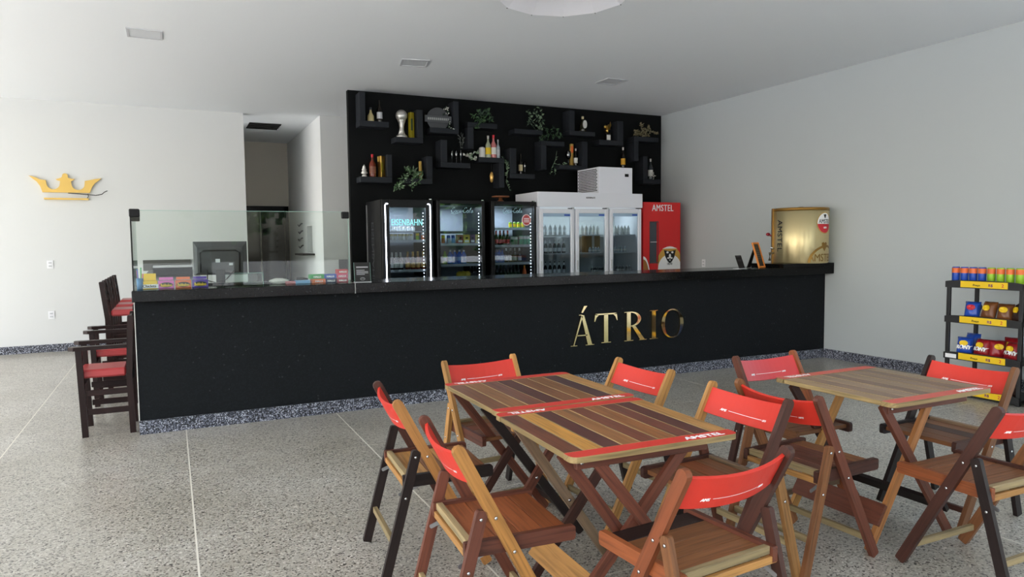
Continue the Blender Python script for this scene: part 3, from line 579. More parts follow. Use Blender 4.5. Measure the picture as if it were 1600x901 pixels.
def drink(name, kind, mats, loc, label, cat, group=None, h=1.0, wd=1.0, rz=0):
    o = bpy.data.objects.new(name, vessel(kind, mats)); COL.objects.link(o); o.location = loc; o.scale = (wd, wd, h); o.rotation_euler = (0, 0, rz)
    return tag(o, label, cat, group)
NAT = {'can': .156, 'shortcan': .12, 'longneck': .224, 'water': .192, 'spirit': .302, 'squat': .217, 'liqueur': .18, 'flute': .21, 'balloon': .235}
ORD = ['first', 'second', 'third', 'fourth', 'fifth', 'sixth', 'seventh', 'eighth', 'ninth', 'tenth']
def row(name, kind, mats, px0, px1, n, zb, ztop, Y, label, cat, group):
    for k in range(n):
        px = px0+(px1-px0)*k/max(1, n-1); x = at(px, 400, Y=Y).x
        lb = label if n == 1 else ORD[k]+' '+label
        h = (ztop-zb)/NAT[kind]; drink(name, kind, mats, (x, Y+random.uniform(-.01, .01), zb+.001), lb, cat, group, h, min(1.15, max(.7, h)), random.uniform(0, 6))

# ---------------------------------------------------------------- display coolers
YF = 8.45
def zat(px, py, Y): return at(px, py, Y=Y).z
def cooler(px0, px1, ytop, yb, label, gx=(8, 8), gtop=8, cyan=False):
    x0, x1 = at(px0, 350, Y=YF).x, at(px1, 350, Y=YF).x; zt = zat((px0+px1)/2, ytop, YF); w_ = x1-x0
    t = thing('display_cooler', label, 'cooler', ((x0+x1)/2, YF, 0)); dp = yb-YF; hw = w_/2
    b = new(); box2(b, (-hw, .06, .0), (-hw+.03, dp, zt-.001)); mk('side_panel', b, BLACK, t)
    b = new(); box2(b, (hw-.03, .06, .0), (hw, dp, zt-.001)); mk('side_panel', b, BLACK, t)
    b = new(); box2(b, (-hw+.03, dp-.03, .0), (hw-.03, dp, zt-.01)); mk('back_panel', b, mat('cooler_lining', (150, 156, 168), .5), t)
    b = new(); box2(b, (-hw+.03, .06, zt-.06), (hw-.03, dp-.03, zt-.001)); mk('top_panel', b, BLACK, t)
    b = new(); box2(b, (-hw+.03, .06, 0), (hw-.03, dp-.03, .25)); mk('base_unit', b, BLACK, t)
    a = w_*gx[0]/(px1-px0); c = w_*gx[1]/(px1-px0); g = gtop*.0085
    dr = bpy.data.objects.new('door', None); COL.objects.link(dr); dr.parent = t
    b = new(); box2(b, (-hw, 0, .12), (-hw+a, .045, zt), 0, .006); mk('stile', b, BLACK, dr)
    b = new(); box2(b, (hw-c, 0, .12), (hw, .045, zt), 0, .006); mk('stile', b, BLACK, dr)
    b = new(); box2(b, (-hw+a, 0, zt-g), (hw-c, .045, zt), 0, .004); mk('top_rail', b, BLACK, dr)
    b = new(); box2(b, (-hw+a, 0, .12), (hw-c, .045, .3), 0, .004); mk('bottom_rail', b, BLACK, dr)
    b = new(); box2(b, (-hw+a, .015, .3), (hw-c, .022, zt-g)); mk('glass_pane', b, FGLASS, dr)
    b = new(); box2(b, (hw-.05, -.004, zt), (hw-.02, .03, zt+.012)); mk('hinge', b, CHROME, dr)
    # LED lighting: a strip behind each stile and a soft lamp under the top
    for s in ((-1, 1) if cyan else (1,)):
        for k in range(20):
            b = new(); x = s*(hw-max(a if s < 0 else c, .035)-.012); ball(b, (x, .08, 1.02+.042*k), .006, 0, 1); mk('led_lamp', b, LED, t)
    L = bpy.data.lights.new('cooler_lamp', 'AREA'); L.shape = 'RECTANGLE'; L.size = w_*.7; L.size_y = .2; L.energy = 5; L.color = (.85, .93, 1)
    lo = bpy.data.objects.new('cooler_lamp', L); COL.objects.link(lo); lo.parent = t; lo.location = (0, .3, zt-.07)
    return t, (x0+x1)/2, hw, zt, dp
def cshelf(t, hw, z, y1=.6, m=None):
    b = new(); box2(b, (-hw+.035, .1, z-.012), (hw-.035, y1, z)); mk('shelf', b, m or LGREY, t)
    b = new(); box2(b, (-hw+.035, .085, z-.025), (hw-.035, .1, z+.008)); mk('price_rail', b, m or LGREY, t)
YI = YF+.16
c1, cx, hw, zt, dp = cooler(597, 677, 311.5, 9.2, 'black display cooler with lit white door edges, leftmost of three dark coolers', (11.5, 11.5), 11.5, True)
b = new(); tube(b, [(-hw+.075, -.006, zt-.055), (-hw+.05, -.006, zt-.055), (-hw+.04, -.006, zt-.07), (-hw+.048, -.006, .35)], .0065, 8); mk('light_tube', b, LED, c1)
b = new(); tube(b, [(hw-.075, -.006, zt-.055), (hw-.05, -.006, zt-.055), (hw-.04, -.006, zt-.07), (hw-.048, -.006, .35)], .0065, 8); mk('light_tube', b, LED, c1)
q = at(636.5, 352, Y=YF); text('lettering', 'EISENBAHN', .112, (q.x-cx, .012, q.z), (1, 0, 0), (0, 0, 1), DECAL, c1, .001, .0014, sx=.66, space=1.06)
text('side_lettering', 'EISENBAHN', .16, (-hw-.001, .40, 1.72), (0, 0, -1), (0, 1, 0), DGREY, c1, .0005, .002, align='LEFT')
b = new(); box2(b, (-hw-.012, dp-.05, .0), (-hw-.002, dp-.03, zt-.04)); mk('corner_trim', b, GREYM, c1)
for y in (375.5, 421.5, 434): cshelf(c1, hw, zat(637, y, YI), .6)
row('cup', 'shortcan', (OFFW, LGREY, WHITE), 614, 646, 6, zat(637, 361, YI)+0, zat(637, 354, YI), YI+.06, 'white cup on the top shelf of the leftmost cooler', 'cup', 'white cups in the leftmost cooler')
b = new(); zz = zat(637, 361, YI); box2(b, (-hw+.035, .12, zz-.012), (hw-.035, .6, zz-.002)); mk('shelf', b, LGREY, c1)
row('beer_can', 'can', (OFFW, GREYM, mat('pale_gold', (200, 186, 140), .3, .3)), 613, 643, 6, zat(637, 375.5, YI), zat(637, 365, YI), YI, 'white beer can on the middle shelf of the leftmost cooler', 'can', 'white beer cans in the leftmost cooler')
row('beer_can', 'can', (LIME, GREYM, YEL), 653, 653, 1, zat(637, 375.5, YI), zat(637, 364, YI), YI, 'lime green can beside the white cans in the leftmost cooler', 'can', None)
row('beer_can', 'can', (ORA, GREYM, OFFW), 661, 661, 1, zat(637, 375.5, YI), zat(637, 363, YI), YI, 'orange can at the right end of the can row in the leftmost cooler', 'can', None)
row('beer_bottle', 'longneck', (DKBOT, OFFW, OFFW), 612, 626, 3, zat(637, 421.5, YI), zat(637, 394, YI), YI, 'dark beer bottle with white ring label in the leftmost cooler', 'bottle', 'white-labelled bottles in the leftmost cooler')
row('beer_bottle', 'longneck', (AMBER, mat('gold_label', (206, 160, 84), .4), GOLDPAINT), 637, 661, 4, zat(637, 421.5, YI), zat(637, 393, YI), YI, 'amber beer bottle with gold label in the leftmost cooler', 'bottle', 'gold-labelled bottles in the leftmost cooler')
c2, cx, hw, zt, dp = cooler(683, 758, 313, 9.18, 'black display cooler with cans and cartons, middle of three dark coolers', (5, 5), 5)
def script_logo(t, x0, z0, s):
    """flowing script lettering drawn as thin curves on the glass"""
    L = [[(1.0, .95), (.75, 1.1), (.3, .9), (.05, .4), (.3, 0), (.75, .05), (1.0, .3)], [(1.25, .5), (1.05, .3), (1.15, .02), (1.45, .02), (1.6, .3), (1.45, .52), (1.25, .5)], [(2.1, .45), (1.9, .52), (1.75, .25), (1.9, 0), (2.15, .1)],
         [(2.7, .45), (2.5, .52), (2.32, .25), (2.5, 0), (2.75, .3), (2.75, .5), (2.78, .05), (2.95, .1)], [(3.05, .32), (3.4, .34)], [(4.5, .95), (4.25, 1.1), (3.8, .9), (3.55, .4), (3.8, 0), (4.25, .05), (4.5, .3)],
         [(4.8, .5), (4.6, .3), (4.7, .02), (5.0, .02), (5.15, .3), (5.0, .52), (4.8, .5)], [(5.3, .1), (5.6, .9), (5.75, 1.1), (5.6, .5), (5.5, .02), (5.7, .1)], [(6.3, .45), (6.1, .52), (5.92, .25), (6.1, 0), (6.35, .3), (6.35, .5), (6.4, .05), (6.6, .15)],
         [(.1, -.15), (1.2, -.25), (2.3, -.05)]]
    for p in L:
        b = new(); tube(b, [(x0+x*s*.75+z*s*.2, .011, z0+z*s) for x, z in p], .0042, 5); mk('script_letter', b, mat('script_blue', (170, 205, 215), .4), t)
q = at(705, 332, Y=YF); script_logo(c2, q.x-cx, q.z, .062)
for y in (362, 380.5, 412.5, 434): cshelf(c2, hw, zat(720, y, YI), .6, DGREY if y == 362 else None)
zb = zat(720, 380.5, YI)
for px, m, lb in ((693, ORA, 'orange can, leftmost on the can shelf of the middle cooler'), (701.5, mat('silver_can', (170, 186, 200), .3, .4), 'silver can beside the orange one in the middle cooler'), (708, BLUEL, 'light blue can beside the red carton in the middle cooler')):
    row('drink_can', 'can', (m, GREYM, BLUE if m != ORA else YEL), px, px, 1, zb, zat(720, 367, YI), YI, lb, 'can', None)
def juice(px0, px1, m, lb):
    a, c = at(px0, 370, Y=YI).x, at(px1, 370, Y=YI).x; h = zat(720, 366.5, YI)-zb; t = thing('juice_carton', lb, 'carton', ((a+c)/2, YI, zb+.001))
    b = new(); w2 = (c-a)/2*.95; box2(b, (-w2, -.03, 0), (w2, .03, h)); mk('carton', b, m, t)
    b = new(); ball(b, (0, -.031, h*.62), w2*.55, 0, 1, (1, .08, .5)); mk('fruit_print', b, BLACKM, t); b = new(); box2(b, (-w2*.7, -.0315, h*.15), (w2*.7, -.0301, h*.38)); mk('label', b, WHITEP, t)
juice(713, 722.5, mat('carton_red', (176, 60, 66), .5), 'red juice carton in the middle cooler'); juice(723, 733, mat('carton_yellow', (220, 190, 70), .5), 'yellow juice carton between the red and purple ones'); juice(733.5, 741, mat('carton_purple', (124, 84, 120), .5), 'purple juice carton in the middle cooler'); juice(741.5, 749, mat('carton_cream', (226, 206, 130), .5), 'cream yellow juice carton at the right end of the shelf')
zb = zat(720, 412.5, YI)
row('drink_bottle', 'water', (LIME, WHITE, LIME), 695, 695, 1, zb, zat(720, 392, YI), YI, 'lime green bottle beside the blue ones in the middle cooler', 'bottle', None)
row('water_bottle', 'water', (WATER, BLUEL, WHITE), 703.5, 725, 4, zb, zat(720, 390.5, YI), YI, 'blue water bottle on the lower shelf of the middle cooler', 'bottle', 'blue water bottles in the middle cooler')
for k in range(3):
    q = at(719+6*k, 430, Y=YI); b = new(); ball(b, (0, 0, .045), .05, 0, 2, (1, .7, .9)); o = mk('snack_bag', b, mat('mustard_bag', (196, 170, 40), .4), None, True); o.location = (q.x, YI+.02, zat(720, 434, YI)); tag(o, ('left', 'centre', 'right')[k]+' mustard yellow bag at the bottom of the middle cooler', 'bag', 'yellow bags in the middle cooler')
row('drink_bottle', 'longneck', (DKBOT, DGREY, GREYM), 735, 744, 3, zat(720, 434, YI), zat(720, 417, YI), YI+.05, 'dark bottle beside the yellow bags in the middle cooler', 'bottle', 'dark bottles in the middle cooler')
c3, cx, hw, zt, dp = cooler(768, 838, 314.5, 9.16, 'black display cooler beside the white freezer, rightmost of three dark coolers', (5, 3), 5)
q = at(786, 332, Y=YF); script_logo(c3, q.x-cx, q.z, .058)
q = at(823, 343.5, Y=YF); b = new(); prism(b, [(q.x-cx+.068*math.cos(2*PI*i/24), .008, q.z+.078*math.sin(2*PI*i/24)) for i in range(24)], (0, .004, 0)); mk('round_sticker', b, mat('sticker_pink', (226, 196, 196), .5), c3)
b = new(); prism(b, [(q.x-cx+.056*math.cos(2*PI*i/24), .0065, q.z+.064*math.sin(2*PI*i/24)) for i in range(24)], (0, .0014, 0)); mk('sticker_centre', b, mat('sticker_red', (190, 70, 74), .5), c3)
b = new(); [box2(b, (q.x-cx-.04, .0055, q.z+z), (q.x-cx+.04, .0064, q.z+z+.01)) for z in (-.03, -.008, .014)]; mk('sticker_print', b, WHITEP, c3, kind='stuff')
for y in (356.5, 383, 410, 433): cshelf(c3, hw, zat(803, y, YI), .6)
row('drink_can', 'shortcan', (LIME, GREYM, YEL), 798, 818, 4, zat(803, 356.5, YI), zat(803, 347, YI), YI, 'yellow-green can on the top shelf of the rightmost dark cooler', 'can', 'yellow-green cans in the rightmost dark cooler')
zb = zat(803, 383, YI)
row('soft_drink_bottle', 'longneck', (mat('cola', (40, 12, 12), .15), REDC, REDC), 775.5, 794, 4, zb, zat(803, 360, YI), YI, 'cola bottle with red label in the rightmost dark cooler', 'bottle', 'red-labelled bottles in the rightmost dark cooler')
row('drink_can', 'can', (mat('green_can', (30, 110, 66), .3, .2), GREYM, OFFW), 801, 806.5, 2, zb, zat(803, 369, YI), YI, 'dark green can beside the red-labelled bottles', 'can', 'dark green cans in the rightmost dark cooler')
row('drink_can', 'can', (mat('mint_can', (90, 170, 130), .3, .2), GREYM, OFFW), 814, 826, 3, zb, zat(803, 368, YI), YI, 'mint green can at the right end of the shelf in the rightmost dark cooler', 'can', 'mint green cans in the rightmost dark cooler')
zb = zat(803, 410, YI)
row('water_bottle', 'water', (WATER, BLUEL, BLUE), 775.5, 785, 3, zb, zat(803, 390, YI), YI, 'blue bottle on the third shelf of the rightmost dark cooler', 'bottle', 'blue bottles in the rightmost dark cooler')
row('drink_bottle', 'longneck', (DKBOT, PALEB, DKBOT), 791, 811, 4, zb, zat(803, 385, YI), YI, 'dark bottle with pale label in the rightmost dark cooler', 'bottle', 'pale-labelled bottles in the rightmost dark cooler')
zb = zat(803, 433, YI)
row('beer_bottle', 'longneck', (DKBOT, GBOT, DGREY), 776, 810, 7, zb, zat(803, 413, YI), YI, 'dark bottle at the bottom of the rightmost dark cooler', 'bottle', 'dark bottles in the rightmost dark cooler')
row('juice_bottle', 'liqueur', (ORA, ORA, mat('orange_juice', (240, 160, 20), .3)), 819, 819, 1, zb, zat(803, 415, YI), YI, 'orange juice bottle at the bottom of the rightmost dark cooler', 'bottle', None)
# wooden stand on top of cooler 3
q = at(782, 305, Y=YF+.2); t = thing('cake_stand', 'small brown wooden pedestal stand on top of the rightmost dark cooler', 'cake stand', (q.x, YF+.2, zt))
b = new(); lathe(b, [(.06, 0), (.05, .01), (.025, .03), (.025, .06)], n=16); mk('foot', b, wood('wood_stand', (120, 74, 46)), t); b = new(); lathe(b, [(.115, .06), (.12, .066), (.12, .076), (.115, .08)], n=24); mk('plate', b, MC['wood_stand'], t)

# white three-door upright freezer
x0, x1 = at(841, 350, Y=YF).x, at(1002.5, 350, Y=YF).x; zt = zat(900, 323.5, YF); fx = (x0+x1)/2; hw = (x1-x0)/2; YFB = 9.1
t = thing('upright_freezer', 'white three-door upright freezer with glass doors and a top unit', 'freezer', (fx, YF, 0)); fz = t
FW = mat('freezer_white', (236, 238, 246), .35); FG = mat('freezer_grey', (200, 204, 206), .4)
b = new(); box2(b, (-hw, .05, 0), (-hw+.05, .65, zt)); mk('side_panel', b, FW, t); b = new(); box2(b, (hw-.05, .05, 0), (hw, .65, zt)); mk('side_panel', b, FW, t)
b = new(); box2(b, (-hw+.05, .62, 0), (hw-.05, .65, zt)); mk('back_panel', b, FG, t); b = new(); box2(b, (-hw+.05, .05, 0), (hw-.05, .62, .35)); mk('base_unit', b, FW, t)
zh = zat(920, 301, YF)
b = new(); box2(b, (-hw-.01, -.01, zt), (hw+.01, .67, zh), 0, .004); mk('header_panel', b, FW, t)
q0, q1 = at(936, 301, Y=YF+.02), at(988, 262.5, Y=YF+.02); qs = at(897, 270, Y=YF+.5)
b = new(); box2(b, (q0.x-fx, .02, zh+.001), (q1.x-fx, .6, q1.z), 0, .003); cu_ = mk('condenser_box', b, FW, t)
b = new(); [box(b, (q0.x-fx-.004, .08+.46*i/11+(.02 if j % 2 else 0), zh+.04+(q1.z-zh-.07)*j/13), (.006, .026, .012)) for i in range(12) for j in range(14)]; mk('grille', b, BLACK, cu_, kind='stuff')
b = new(); p = at(979, 274, Y=YF+.02); box2(b, (p.x-fx-.03, .012, p.z-.02), (p.x-fx+.03, .02, p.z+.02)); mk('thermostat_display', b, BLACK, cu_)
p = at(923, 310, Y=YF-.01); text('lettering', 'REFRIMATE', .03, (p.x-fx, -.011, p.z), (1, 0, 0), (0, 0, 1), BLACKM, t, .0005, .001)
text_strip = mat('strip_blue', (170, 196, 220), .4)
doors = ((843.5, 897, 849, 892, 332, 340), (900, 950.5, 905, 945.5, 332, 340), (953.5, 1002, 958, 997, 332, 340))
for (a, c, ga, gc, yt, yg_) in doors:
    X = [at(v, 380, Y=YF).x-fx for v in (a, ga, gc, c)]; z1 = zat((a+c)/2, 326, YF); zg = zat((a+c)/2, 333, YF)
    dr = bpy.data.objects.new('door', None); COL.objects.link(dr); dr.parent = t
    b = new(); box2(b, (X[0], -.005, .3), (X[1], .045, z1), 0, .006); mk('stile', b, FW, dr); b = new(); box2(b, (X[2], -.005, .3), (X[3], .045, z1), 0, .006); mk('stile', b, FW, dr)
    b = new(); box2(b, (X[1], -.005, zg), (X[2], .045, z1), 0, .004); mk('top_rail', b, FW, dr); b = new(); box2(b, (X[1], -.005, .3), (X[2], .045, .42), 0, .004); mk('bottom_rail', b, FW, dr)
    b = new(); box2(b, (X[1], .012, .42), (X[2], .02, zg)); mk('glass_pane', b, FGLASS, dr)
    b = new(); box2(b, (X[1]+.003, .007, zg-.045), (X[2]-.003, .0115, zg-.002)); mk('sticker_strip', b, text_strip, dr)
    b = new(); box2(b, (X[2]-.1, .005, zg-.034), (X[2]-.01, .007, zg-.014)); mk('sticker_print', b, BLUE, dr)
    b = new(); box2(b, (X[3]-.09, -.012, z1-.002), (X[3]-.03, .02, z1+.012), 0, .003); mk('hinge', b, DGREY, dr)
    b = new(); box2(b, (X[0]+.012, -.02, 1.05), (X[0]+.026, -.005, 1.18), 0, .003); mk('handle', b, FG, dr)
for x in (X_ for X_ in (at(898.5, 380, Y=YF).x-fx, at(952, 380, Y=YF).x-fx)): b = new(); box2(b, (x-.02, .047, .3), (x+.02, .07, zt)); mk('mullion', b, FG, t)
for y in (366.5, 394.5, 427):
    zz = zat(920, y, YI)
    for (a, c, ga, gc, yt, yg_) in doors: b = new(); xa, xc = at(a, 380, Y=YI).x-fx, at(c, 380, Y=YI).x-fx; box2(b, (max(xa+.02, -hw+.055), .08, zz-.015), (min(xc-.01, hw-.055), .6, zz)); mk('shelf', b, FG, t)
L = bpy.data.lights.new('freezer_lamp', 'AREA'); L.shape = 'RECTANGLE'; L.size = 1.4; L.size_y = .2; L.energy = 2.5; L.color = (.93, 1, .97); lo = bpy.data.objects.new('freezer_lamp', L); COL.objects.link(lo); lo.parent = t; lo.location = (0, .3, zt-.02)
D1 = 'left freezer door'; D2 = 'middle freezer door'; D3 = 'right freezer door'
row('milk_bottle', 'water', (PALEB, WHITE, WHITE), 852.5, 882, 5, zat(920, 366.5, YI), zat(920, 351, YI), YI, 'pale bottle on the top shelf behind the '+D1, 'bottle', 'pale bottles behind the left freezer door')
row('beer_bottle', 'longneck', (mat('grey_bottle', (120, 122, 118), .15), WHITE, PALEB), 852.5, 881, 5, zat(920, 394.5, YI), zat(920, 374, YI), YI, 'white-labelled bottle on the middle shelf behind the '+D1, 'bottle', 'white-labelled bottles behind the left freezer door')
row('beer_bottle', 'longneck', (DKBOT, WHITE, DKBOT), 852.5, 881, 5, zat(920, 427, YI), zat(920, 407, YI), YI, 'dark bottle with oval white label behind the '+D1, 'bottle', 'dark bottles behind the left freezer door')
row('milk_bottle', 'water', (PALEB, OFFW, WHITE), 910, 934, 5, zat(920, 366.5, YI), zat(920, 351.5, YI), YI, 'pale bottle on the top shelf behind the '+D2, 'bottle', 'pale bottles behind the middle freezer door')
row('drink_bottle', 'water', (CLEARB, OFFW, WHITE), 922, 935, 4, zat(920, 394.5, YI), zat(920, 386, YI), YI, 'small clear bottle on the middle shelf behind the '+D2, 'bottle', 'small bottles behind the middle freezer door')
row('drink_bottle', 'water', (mat('grey_bottle2', (90, 94, 96), .15), PALEB, OFFW), 926, 941, 5, zat(920, 427, YI), zat(920, 417, YI), YI, 'small grey bottle on the lower shelf behind the '+D2, 'bottle', 'grey bottles behind the middle freezer door')
q = at(925, 380, Y=YI+.25); t = thing('cardboard_box', 'tall brown cardboard box standing behind the '+D2, 'box', (q.x, YI+.28, zat(920, 394.5, YI))); b = new(); box2(b, (-.12, -.06, 0), (.12, .06, .24)); mk('carton', b, mat('cardboard', (150, 124, 88), .8), t); b = new(); box2(b, (-.02, -.0615, 0), (.02, -.06, .24)); mk('tape', b, OFFW, t)
row('milk_bottle', 'water', (PALEB, OFFW, WHITE), 961, 981, 5, zat(920, 366.5, YI), zat(920, 352, YI), YI, 'pale bottle on the top shelf behind the '+D3, 'bottle', 'pale bottles behind the right freezer door')
row('drink_bottle', 'water', (CLEARB, OFFW, WHITE), 962, 976, 4, zat(920, 394.5, YI), zat(920, 385, YI), YI, 'small clear bottle on the middle shelf behind the '+D3, 'bottle', 'small bottles behind the right freezer door')
row('drink_bottle', 'water', (MC['grey_bottle2'], PALEB, OFFW), 964, 984, 5, zat(920, 427, YI), zat(920, 416, YI), YI, 'small grey bottle on the lower shelf behind the '+D3, 'bottle', 'grey bottles behind the right freezer door')

# red beer cooler
YRc = 8.5; x0, x1 = at(1005, 360, Y=YRc).x, at(1063, 360, Y=YRc).x; zt = zat(1034, 316, YRc); rx = (x0+x1)/2; hw = (x1-x0)/2
t = thing('beer_cooler', 'red upright beer cooler with a narrow window by the right wall', 'cooler', (rx, YRc, 0))
W0, W1 = at(1016, 360, Y=YRc).x-rx, at(1028, 360, Y=YRc).x-rx; Wz0, Wz1 = zat(1022, 410, YRc), zat(1022, 347, YRc)
b = new(); box2(b, (-hw, .06, .06), (hw, .62, zt-.004), 0, .006); mk('body', b, CRED, t)
dr = bpy.data.objects.new('door', None); COL.objects.link(dr); dr.parent = t
b = new(); box2(b, (-hw, 0, .06), (W0, .055, zt)); box2(b, (W1, 0, .06), (hw, .055, zt)); box2(b, (W0, 0, Wz1), (W1, .055, zt)); box2(b, (W0, 0, .06), (W1, .055, Wz0)); bmesh.ops.remove_doubles(b, verts=b.verts, dist=.0005); mk('door_panel', b, CRED, dr)
b = new(); box2(b, (W0, .03, Wz0), (W1, .036, Wz1)); mk('window_pane', b, mat('dark_window', (70, 80, 88), .08), dr)
b = new(); box2(b, (W0-.012, -.006, Wz0-.012), (W0, .0, Wz1+.012)); box2(b, (W1, -.006, Wz0-.012), (W1+.006, .0, Wz1+.012)); box2(b, (W0, -.006, Wz1), (W1, 0, Wz1+.012)); box2(b, (W0, -.006, Wz0-.012), (W1, 0, Wz0)); mk('window_trim', b, DGREY, dr, kind='stuff')
b = new(); box2(b, (W0, .022, (Wz0+Wz1)/2), (W1, .03, (Wz0+Wz1)/2+.012)); mk('inner_shelf', b, LGREY, dr)
p = at(1035.5, 329.5, Y=YRc); text('lettering', 'AMSTEL', .135, (p.x-rx, -.001, p.z), (1, 0, 0), (0, 0, 1), WHITEP, dr, .0008, .002, sx=.78, space=1.08)
def plate(px, r, lo, m, off, n=28, name='emblem', hi=1, xmax=None, xmin=None):
    """a disc on the door trimmed to the door's edges"""
    b = new(); pts = []
    for i in range(n):
        x = px[0]+r*math.cos(2*PI*i/n); z = px[1]+r*math.sin(2*PI*i/n)
        pts.append((min(hw-.002, max(-hw+.002, x)), -.001-off, max(lo, z)))
    q = []
    for p_ in pts:
        if not q or (V(p_)-V(q[-1])).length > 1e-4: q.append(p_)
    prism(b, q, (0, .0008, 0)); mk(name, b, m, dr)
ec = at(1046.5, 405, Y=YRc); ec = (ec.x-rx, ec.z-.03); R_ = .225
plate(ec, R_, .9, mat('emblem_gold', (206, 160, 70), .4), .0002); plate(ec, R_-.0, ec[1]+.19, WHITEP, .0008); plate((ec[0], ec[1]-.11), R_*.97, .9, WHITEP, .001)
b = new(); sh = [(-.11, .12), (0, .10), (.11, .12), (.085, .02), (.04, -.05), (0, -.075), (-.04, -.05), (-.085, .02)]; prism(b, [(ec[0]+x, -.003, ec[1]+z+.05) for x, z in sh], (0, .0008, 0)); mk('crest', b, BLACKM, dr)
b = new()
for x, z, rx_, rz_ in ((-.045, .085, .022, .016), (.045, .085, .022, .016), (0, .03, .02, .035), (-.03, .0, .022, .012), (.03, .0, .022, .012), (0, -.03, .012, .01)): prism(b, [(ec[0]+x+rx_*math.cos(2*PI*i/10), -.0042, ec[1]+.05+z+rz_*math.sin(2*PI*i/10)) for i in range(10)], (0, .0008, 0))
mk('crest_print', b, WHITEP, dr, kind='stuff')
p = at(1046, 413.5, Y=YRc); text('lettering', '1870', .05, (p.x-rx, -.0025, p.z), (1, 0, 0), (0, 0, 1), BLACKM, dr, .0006, .001)
p = at(1046, 427.5, Y=YRc); text('lettering', 'AMSTEL', .10, (p.x-rx, -.0025, p.z-.02), (1, 0, 0), (0, 0, 1), BLACKM, dr, .0006, .004, sx=.95)
b = new(); pc0 = (-hw+.001, .92)
for rr, m, of in ((.2, GOLDPAINT, .0012), (.175, mat('emblem_tan', (168, 112, 48), .4), .002)):
    bb = new(); pts = [(-hw+.002, -of, .86)]+[(-hw+.002+rr*.62*math.sin(PI/2*i/10), -of, .86+rr*1.75*math.cos(PI/2*i/10)) for i in range(11)]; prism(bb, pts, (0, .0008, 0)); mk('emblem', bb, m if rr < .19 else WHITEP, dr)
b.free()

# ---------------------------------------------------------------- L-shaped shelves on the black wall
YS = YP-.215
SH = []
def lshelf(hx, hy, vx, vy, label):
    """hx, hy the horizontal board and vx, vy the upright (photo pixels of the front edges)"""
    xs = [at(v, (hy[0]+hy[1])/2, Y=YS).x for v in hx] if hx else None
    z0 = at(sum(hx)/2, hy[1], Y=YS).z; z1 = at(sum(hx)/2, hy[0], Y=YS).z
    t = thing('wall_shelf', label, 'shelf', ((xs[0]+xs[1])/2, YP, z1), 0, 'L-shaped shelves on the black wall'); O = V(t.location)
    b = new(); box2(b, V((xs[0], YS, z0))-O, V((xs[1], YP-.001, z1))-O, 0, .004); mk('shelf_board', b, SHELFB, t)
    if vx:
        q = [at(v, (vy[0]+vy[1])/2, Y=YS).x for v in vx]; za, zb = at(vx[0], vy[1], Y=YS).z, at(vx[0], vy[0], Y=YS).z; zb = min(zb, ZC-.004)
        if za > z0-.05: za = z1+.0005
        else: zb = z0-.0005
        b = new(); box2(b, V((q[0], YS, za))-O, V((q[1], YP-.001, zb))-O, 0, .004); mk('upright_board', b, SHELFB, t)
    SH.append(t); return z1
S = {}
S[1] = lshelf((562, 608), (189, 198), (562, 571), (143, 199), 'L-shaped black shelf at the top left corner of the black wall')
S[2] = lshelf((618, 661), (214.5, 223), (652, 661), (171, 223), 'black shelf holding the silver trophy, upright on its right')
S[3] = lshelf((672, 717), (200, 208), (709, 717), (158, 208), 'black shelf behind the round dark wall plaque')
S[4] = lshelf((731, 777), (192, 200), (731, 740), (192, 232), 'black shelf with a green plant on top and its upright below left')
S[5] = lshelf((689, 735), (254, 262), (689, 699), (218, 262), 'black shelf holding the three champagne flutes')
S[6] = lshelf((748, 788), (246, 253.5), (780, 788), (246, 293), 'black shelf holding three spirit bottles, upright hanging down right')
S[7] = lshelf((563, 613), (276, 285), (605, 613), (241, 285), 'lowest left black shelf with the amber whisky bottle')
S[8] = lshelf((632, 676), (279, 287), (667, 676), (244, 287), 'low black shelf with the drooping green plant')
S[9] = lshelf((804, 848), (202, 209.5), None, None, 'plain black shelf under the hanging ivy')
S[10] = lshelf((846, 882), (220.5, 228), (846, 854), (220.5, 265), 'black shelf below the ivy, upright hanging at its left')
S[11] = lshelf((797, 836), (271.5, 279), (797, 807), (231, 279), 'low black shelf with one dark bottle and a flute')
S[12] = lshelf((890, 930), (205, 212), (890, 898), (172, 212), 'high black shelf with the squat white-labelled bottle')
S[13] = lshelf((874, 918), (258, 264.5), (910, 918), (221, 264.5), 'black shelf with the balloon wine glass above the freezer')
S[14] = lshelf((936, 974), (219, 227), (965, 974), (189, 227), 'high black shelf with the gold figurine')
S[15] = lshelf((991, 1029), (214, 221), (991, 998), (214, 251), 'black shelf under the dried plant near the right wall')
S[16] = lshelf((1005, 1032), (280, 287), (1005, 1012), (244, 287), 'lowest right black shelf with the clear ribboned bottle')
S[17] = lshelf((948, 985), (261.5, 268), None, None, 'black shelf behind the top unit of the white freezer')
YO = YS+.10
def sp(px): return at(px, 220, Y=YO).x
def ontop(name, kind, mats, px, s, ytop, label, cat='bottle', group=None, wd=1.0):
    z = S[s]+.001; h = (at(px, ytop, Y=YO).z-z)/NAT[kind]; return drink(name, kind, mats, (sp(px), YO, z), label, cat, group, h, wd*max(.6, min(1.3, h)))
GLASSV = glass('glassware', (226, 230, 232), 2.6)
ontop('decanter', 'squat', (mat('cut_glass', (196, 180, 130), .1), OFFW, DGREY), 580, 1, 168, 'short gold and clear decanter on the top left shelf', 'decanter')
ontop('spirit_bottle', 'spirit', (DKBOT, LGREY, DKBOT), 594, 1, 157, 'slim black bottle with grey label on the top left shelf')
